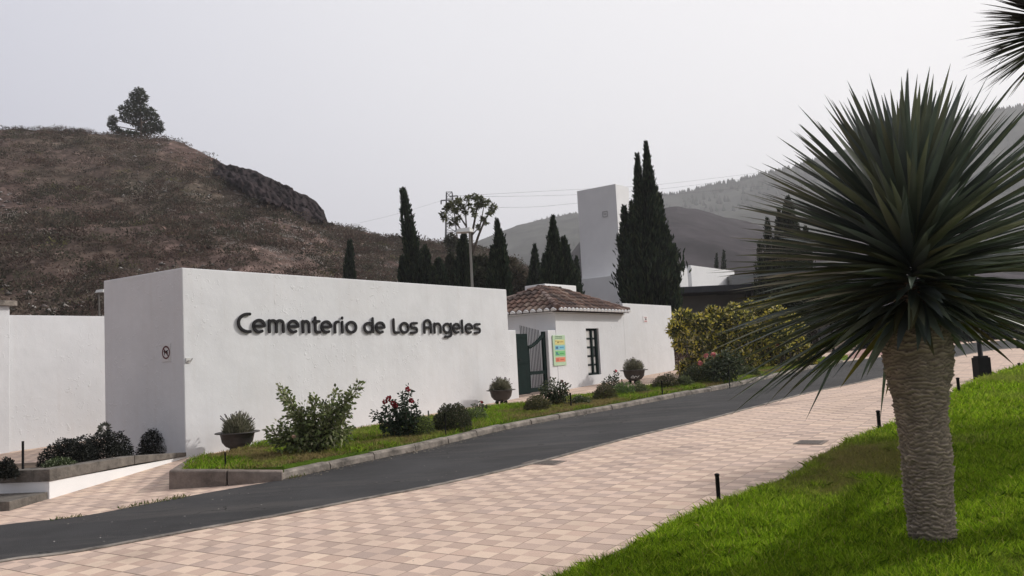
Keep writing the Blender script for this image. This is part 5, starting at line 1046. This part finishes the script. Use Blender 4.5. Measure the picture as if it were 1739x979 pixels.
for k in range(NZ):
    z0 = g0+(c.z-g0)*k/NZ; z1 = g0+(c.z-g0)*(k+1)/NZ
    for (a, b_) in (((-1, -1), (1, -1)), ((1, 1), (-1, 1)), ((1, -1), (1, 1)), ((-1, 1), (-1, -1))): mb.tube([pc(z0, *a), pc(z1, *b_)], .035, 4); mb.tube([pc(z1, *a), pc(z1, *b_)], .035, 4)
mb.build('lattice', GM, t)
for (x0, x1, y) in ((763, 777, 334), (749, 763, 341)):
    mb = MB(); a = at(x0, y, Yy); b_ = at(x1, y-1, Yy); mb.tube([a, b_], .09, 5); tipp = a if abs(a.x-c.x) > abs(b_.x-c.x) else b_; mb.tube([tipp, tipp-ZZ*.5], .1, 5); mb.build('crossarm', GM, t)
def wire(pts, r_, lab):
    P3 = [at(*p) for p in pts]; P3 = smoothline(P3, 10); mb = MB(); mb.tube(P3, r_, 4); tag(mb.build('power_cable', GM), lab, 'cable', 'power cables on the pylon')
wire([(776, 333, 112), (980, 322, 130), (1125, 313, 145), (1310, 291, 165)], .016, 'upper power cable running right from the pylon over the tower')
wire([(776, 335, 112), (980, 331, 130), (1125, 321, 145), (1310, 298, 165)], .016, 'second power cable running right, just below the upper one')
wire([(762, 352, 112), (900, 352, 125), (985, 345, 132), (1310, 315, 165)], .016, 'lowest power cable to the right of the pylon')
wire([(750, 341, 112), (680, 362, 108), (600, 381, 104), (500, 398, 100)], .009, 'faint power cable sagging left from the pylon over the hill')
# ================================================================== SMALL POSTS
def post(px, pyt, pyb, wpx, label, cap=True, name='garden_light', cat_='post', h=.04, col=None, group=None):
    b = G(px, pyb, h=h); b.z = gz(b.x, b.y)+h; hh = sz(pyb-pyt, b); r_ = sz(wpx, b)/2*(1 if cap else .7); t = thing(name, label, cat_, b, group)
    tp = at(px-(pyb-pyt)*.05, pyt, b.y); tp = Vector((b.x, b.y, b.z+hh))
    mb = MB(); mb.tube([b-ZZ*.1, b+ZZ*hh*.93], r_, 10, col); mb.build('post', DARKM if col is None else PAINTC, t, True)
    if cap: mb = MB(); mb.lathe(b, [(r_*.5, hh*.92), (r_*1.25, hh*.93), (r_*1.25, hh*.97), (r_*.8, hh*1.0), (.001, hh*1.01)], 12); mb.build('cap', DARKM, t, True)
post(1221, 806, 854, 7, 'short dark lawn post nearest the camera at the paving edge', group='short dark posts along the right lawn')
post(1494, 698, 733, 6, 'short dark lawn post just left of the dragon tree trunk', group='short dark posts along the right lawn')
post(1629, 642, 671, 5, 'short dark lawn post just right of the dragon tree trunk', group='short dark posts along the right lawn')
post(1731, 617, 627, 4, 'tiny dark lawn post at the far right edge', group='short dark posts along the right lawn')
GP = 'thin stakes in the planted strip'
post(383, 767, 797, 4, 'thin dark stake in the tip of the strip below the first bowl', False, 'stake', 'stake', .2, group=GP)
post(757, 700, 741, 3, 'thin dark stake standing before the dark round shrub', False, 'stake', 'stake', .1, group=GP)
post(728, 697, 713, 3.5, 'short grey stake behind the small bright shrub by the wall', False, 'stake', 'stake', .1, (.16, .17, .17), group=GP)
post(970, 666, 692, 4, 'dark bent pipe stake right of the dusky rose', False, 'stake', 'stake', .1, group=GP)
post(1125, 646, 671, 3, 'thin dark stake in front of the neat dark mound', False, 'stake', 'stake', .1, group=GP)
post(1057, 643, 662, 3, 'short reddish stake left of the third bowl', False, 'stake', 'stake', .1, (.16, .07, .06), group=GP)
post(1239, 618, 654, 3, 'thin dark stake in front of the pink rose bush', False, 'stake', 'stake', .1, group=GP)
post(1154, 602, 642, 2.5, 'thin brown stake beside the withered shrub', False, 'stake', 'stake', .0, (.08, .05, .04), group=GP)
def stake_pl(px, pyt, pyb, wpx, back, label, plant=False):
    b = onpl(px, pyb, back); hh = sz(pyb-pyt, b)+.03; t = thing('stake', label, 'stake', b); mb = MB(); mb.tube([b-ZZ*.1, b+ZZ*hh], sz(wpx, b)/2, 8); mb.build('post', DARKM, t)
    if plant:
        n = 60; d = unit(rng.normal(size=(n, 3))); v, f, c = rhombi(np.array(b+ZZ*hh)+d*.05+np.array([-.07, 0, .02]), d, .09, .04, pal(n, [(.10, .11, .08), (.16, .16, .12)])); npmesh('foliage', v, f, LEAF, t, c)
stake_pl(39, 741, 793, 4, .5, 'slim upright dark stake near the left end of the planter')
stake_pl(185, 722, 770, 6, 1.3, 'grey tube with a sprig of leaves behind the planter shrubs', True)
# lamp post with square base on the right lawn, its top hidden in the dragon tree
b = G(1669, 643, h=.03); b.z = gz(b.x, b.y); t = thing('lamp_post', 'black lamp post with a square pedestal on the edge of the right lawn', 'lamp post', b); s_ = sz(21, b)/2; hb_ = sz(40, b)
mb = MB(); mb.box(b+Vector((-s_, -s_, -.1)), (2*s_, 0, 0), (0, 2*s_, 0), ZZ*(hb_+.1-.04)); mb.box(b+Vector((-s_*.8, -s_*.8, hb_-.04)), (1.6*s_, 0, 0), (0, 1.6*s_, 0), ZZ*.04); mb.build('pedestal', DARKM, t, bevel=.008)
mb = MB(); mb.tube([b+ZZ*hb_, b+ZZ*3.3], [sz(8, b)/2, .045], 10); mb.build('pole', DARKM, t, True)
mb = MB(); mb.lathe(b, [(.04, 3.3), (.16, 3.34), (.2, 3.62), (.26, 3.64), (.05, 3.8), (.001, 3.82)], 12); mb.build('lantern', DARKM, t)
b = G(1730, 592, h=0); b.z = gz(b.x, b.y); t = thing('bollard', 'distant black bollard beyond the paving at the right edge', 'bollard', b); mb = MB(); mb.tube([b, b+ZZ*sz(33, b)*.2, b+ZZ*sz(33, b)], [sz(6, b)/2, sz(5, b)/2, sz(4, b)/2], 8); mb.build('post', DARKM, t); mb = MB(); mb.lathe(b, [(sz(3.2, b), 0), (sz(3.2, b), .2), (.01, .22)], 8); mb.build('base', DARKM, t)
b = G(1417, 613, h=0); b.z = gz(b.x, b.y); t = thing('lamp_post', 'slim dark post across the road, seen left of the dragon tree trunk', 'lamp post', b); mb = MB(); mb.tube([b, b+ZZ*sz(80, b)], [sz(5, b)/2, sz(3.4, b)/2], 8); mb.build('pole', DARKM, t); mb = MB(); mb.lathe(b, [(sz(4, b), 0), (sz(4, b), .15), (.01, .17)], 8); mb.build('base', DARKM, t)
b = G(1387, 618, h=0); b.z = gz(b.x, b.y); t = thing('tree_trunk', 'dark stump-like trunk at the right end of the hedge', 'tree', b); mb = MB(); mb.tube([b, b+ZZ*.8+Vector((.05, 0, 0)), b+ZZ*2.2+Vector((-.1, 0, 0))], [.22, .15, .12], 8); mb.build('trunk', M('dark_bark', (.03, .025, .02), .9, .3, 6, .5, 20), t)
v_ = []; n = 1500; d = unit(rng.normal(size=(n, 3))); v, f, c = rhombi(np.array(b)+np.array([.2, 0, 2.4])+d*np.array([1.6, 1.2, .9])*rng.random((n, 1))**.4, d, .22, .12, pal(n, [(.015, .02, .012), (.025, .03, .018)])); npmesh('crown', v, f, LEAFD, t, c)
# drain covers
def cover(px, py, wu, wn_, label):
    b = G(px, py); t = thing('drain_cover', label, 'drain cover', b); e1 = wv*1.0; e1.z = SX*wv.x+SY*wv.y; e2 = nv*1.0; e2.z = SX*nv.x+SY*nv.y
    mb = MB(); mb.box(b-e1*wu/2-e2*wn_/2-ZZ*.02, e1*wu, e2*wn_, ZZ*.027); mb.build('frame', STONED, t); mb = MB(); k = 9
    for i in range(k): mb.box(b-e1*(wu/2-.04)-e2*(wn_/2-.04)+e2*((wn_-.08)*i/k)+ZZ*.0075, e1*(wu-.08), e2*((wn_-.08)/k*.6), ZZ*.004)
    mb.build('grate', M('cast_iron', (.10, .085, .075), .7, .3, 12, .4, 60), t)
cover(924, 786, .34, .55, 'ribbed drain cover in the paving at the road edge')
cover(1377, 752, .40, .40, 'square dull cover in the paving behind the lawn corner')
# ================================================================== DRAGON TREES
def m_dleaf():
    mt = M('dragon_leaf', rough=.36, var=.15, scale=3, attr=True, trans=.14, spec=.55); return mt
DL = m_dleaf()
def rosette(cen, stem, n, Lm, wmax, seed, down=.0, name='crown', parent=None, cols=None):
    r2 = np.random.default_rng(seed); V_ = []; F_ = []; C_ = []; K_ = 8; o = 0
    cols = cols or [(.09, .115, .092), (.12, .142, .105), (.145, .158, .10), (.11, .13, .122)]
    for i in range(n):
        u = (i+.5)/n                                  # 0 = top, 1 = lowest leaves
        cz = .99-(1.36+down)*u**.95; cz = max(-.34, cz+r2.normal()*.05); low_ = u > .955
        if low_: cz = -r2.uniform(.3, .95)
        th = i*2.39996+r2.normal()*.15; rr_ = math.sqrt(max(0, 1-cz*cz)); d = np.array([rr_*math.cos(th), rr_*math.sin(th), cz]); 
        org = np.array(cen)+np.array([0, 0, stem*(.5-u)])+d*np.array([.07, .07, .02])
        L = Lm*r2.uniform(.86, 1.08)*(r2.uniform(.25, .42) if low_ else 1+.24*min(1, u*1.5)); wd = wmax*r2.uniform(.8, 1.1); side = np.cross(d, [0, 0, 1.]); side /= np.linalg.norm(side)+1e-9; nn_ = np.cross(side, d); droop = (.02+.17*u**2.2)*r2.uniform(.5, 1.5); tw_ = r2.normal()*.35
        col = np.array(cols[r2.integers(len(cols))])*r2.uniform(.7, 1.3)
        if u > .9 and r2.random() < .16: col = np.array([.14, .115, .03])*r2.uniform(.7, 1.2)
        elif u > .5 and r2.random() < .12: col = np.array([.07, .065, .025])
        if cz < 0 and d[1] < -.1: L *= 1-.52*min(1, -d[1]*1.5)
        elif cz < -.15 and d[0] > .3: L *= .8
        bendv = r2.normal(size=3)*np.array([1, 1, .4])*.06*(.3+u); kink = r2.random() < (.03 if cz < .1 and d[1] > 0 else .003)
        for k in range(K_+1):
            s = k/K_; w2 = wd*(.62+.38*min(1, s*3))*(1-s**2.3)**.9+.0015; p = org+d*L*s+(np.array([0, 0, -1.])*droop+bendv)*L*s*s
            if kink and s > .7: p = p+np.array([0, 0, -1.])*(s-.7)*L*.8
            sd2 = side*math.cos(tw_*s)+nn_*math.sin(tw_*s); n2 = np.cross(sd2, d); cup = w2*.22
            V_ += [p-sd2*w2/2+n2*cup, p-n2*0, p+sd2*w2/2+n2*cup]; C_ += [col]*3
        for k in range(K_):
            a = o+k*3; F_ += [(a, a+1, a+4, a+3), (a+1, a+2, a+5, a+4)]
        o += (K_+1)*3
    return npmesh(name, np.array(V_), np.array(F_), DL, parent, np.array(C_), True)
tb = G(1585, 925, h=.035); tb.z = gz(tb.x, tb.y)+.02; kp = tb.y/FPX; print('dragon', tb)
def tp_(px, py): # centre of the trunk at a pixel height, in the vertical plane through the base
    P_ = at(px, py, tb.y); return P_
dt = thing('dragon_tree', 'single-stemmed dragon tree with a spiky round crown in the right foreground', 'tree', tb)
lv = [(1584, 932, 78), (1584, 915, 74), (1581, 880, 74), (1578, 850, 77), (1576, 810, 79), (1572, 770, 81), (1567, 730, 82), (1563, 695, 84), (1561, 670, 95), (1559, 640, 107), (1557, 610, 115), (1555, 585, 117), (1555, 570, 113), (1553, 555, 90), (1550, 520, 60), (1548, 480, 36)]
LP = [(at(x, y, tb.y), sz(w2, tb)/2) for x, y, w2 in lv]
zz = [p.z for p, r_ in LP]; NS, NK = 300, 88; V_ = []; C_ = []
for i in range(NS+1):
    z = zz[0]+(zz[-1]-zz[0])*i/NS; xx = np.interp(z, zz, [p.x for p, r_ in LP]); yy = tb.y; r_ = np.interp(z, zz, [q for p, q in LP])
    for j in range(NK):
        a = 2*math.pi*j/NK; ph = vnoise(np.array(a*3.2), np.array(z*7.), 5)*1.1+.35*vnoise(np.array(a*11), np.array(z*24.), 8); row = z/.030+ph*1.9; fr = row-math.floor(row); cell = vnoise(np.array(a*4.5+math.floor(row)*3.7), np.array(math.floor(row)*1.), 9)
        ledge = (fr**.8)*.019*(.15+1.5*cell); rad = r_*.93*(1+.025*math.sin(3*a+z*2)+.05*(vnoise(np.array(a*.95+3), np.array(z*3.1), 31)-.5))*(1+.04*math.exp(-max(0, z-zz[1])/.05))+ledge-.005+(vnoise(np.array(a*14), np.array(z*45.), 2)-.5)*.010
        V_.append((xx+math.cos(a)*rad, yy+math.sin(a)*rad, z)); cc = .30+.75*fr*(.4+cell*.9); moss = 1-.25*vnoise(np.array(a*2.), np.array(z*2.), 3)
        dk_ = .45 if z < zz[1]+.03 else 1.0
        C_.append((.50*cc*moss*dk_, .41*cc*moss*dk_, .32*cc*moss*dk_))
F_ = []
for i in range(NS):
    for j in range(NK): F_.append((i*NK+j, i*NK+(j+1) % NK, (i+1)*NK+(j+1) % NK, (i+1)*NK+j))
BARK = M('leaf_scar_bark', rough=.9, var=.3, scale=14, attr=True, bump=.5, bscale=60, stretch=(1, 1, 3))
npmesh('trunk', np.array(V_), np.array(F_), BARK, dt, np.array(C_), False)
cc_ = at(1549, 452, tb.y)
rosette(tuple(cc_), sz(165, tb), 680, sz(252, tb), .080, 11, .12, 'crown', dt)
# second, forked dragon tree to the right, mostly outside the frame
h2 = Vector((6.0, 7.4, 0)); h2.z = gz(h2.x, h2.y); d2 = thing('dragon_tree', 'taller dragon tree whose spiky tip pokes in at the top right corner', 'tree', h2)
cA = at(1812, 42, 7.6); cB = Vector((8.6, 11.2, 3.7)); 
mb = MB(); mb.tube([h2, h2+Vector((-.05, .02, 1.5)), (h2+Vector((-.1, .1, 2.9)))], [.26, .20, .17], 16); f0 = h2+Vector((-.1, .1, 2.8)); mb.tube([f0, f0.lerp(cA, .5)+Vector((0, 0, .1)), cA], [.14, .12, .10], 12); mb.build('trunk', WOODB, d2, True)
for cB in (Vector((9.75, 12.4, 3.9)), Vector((10.6, 11.8, 3.7)), Vector((11.7, 12.2, 4.0)), Vector((12.6, 13.3, 4.1))):
    mb = MB(); mb.tube([f0, f0.lerp(cB, .5)-ZZ*.25, cB], [.14, .12, .10], 10); mb.build('branch', WOODB, d2, True); rosette(tuple(cB), .4, 620, 1.05, .085, int(cB.x*7), .1, 'crown', d2)
rosette(tuple(cA), .30, 640, sz(112, Vector((0, 7.6, 0))), .036, 5, .0, 'crown', d2, [(.022, .020, .016), (.03, .026, .02)])
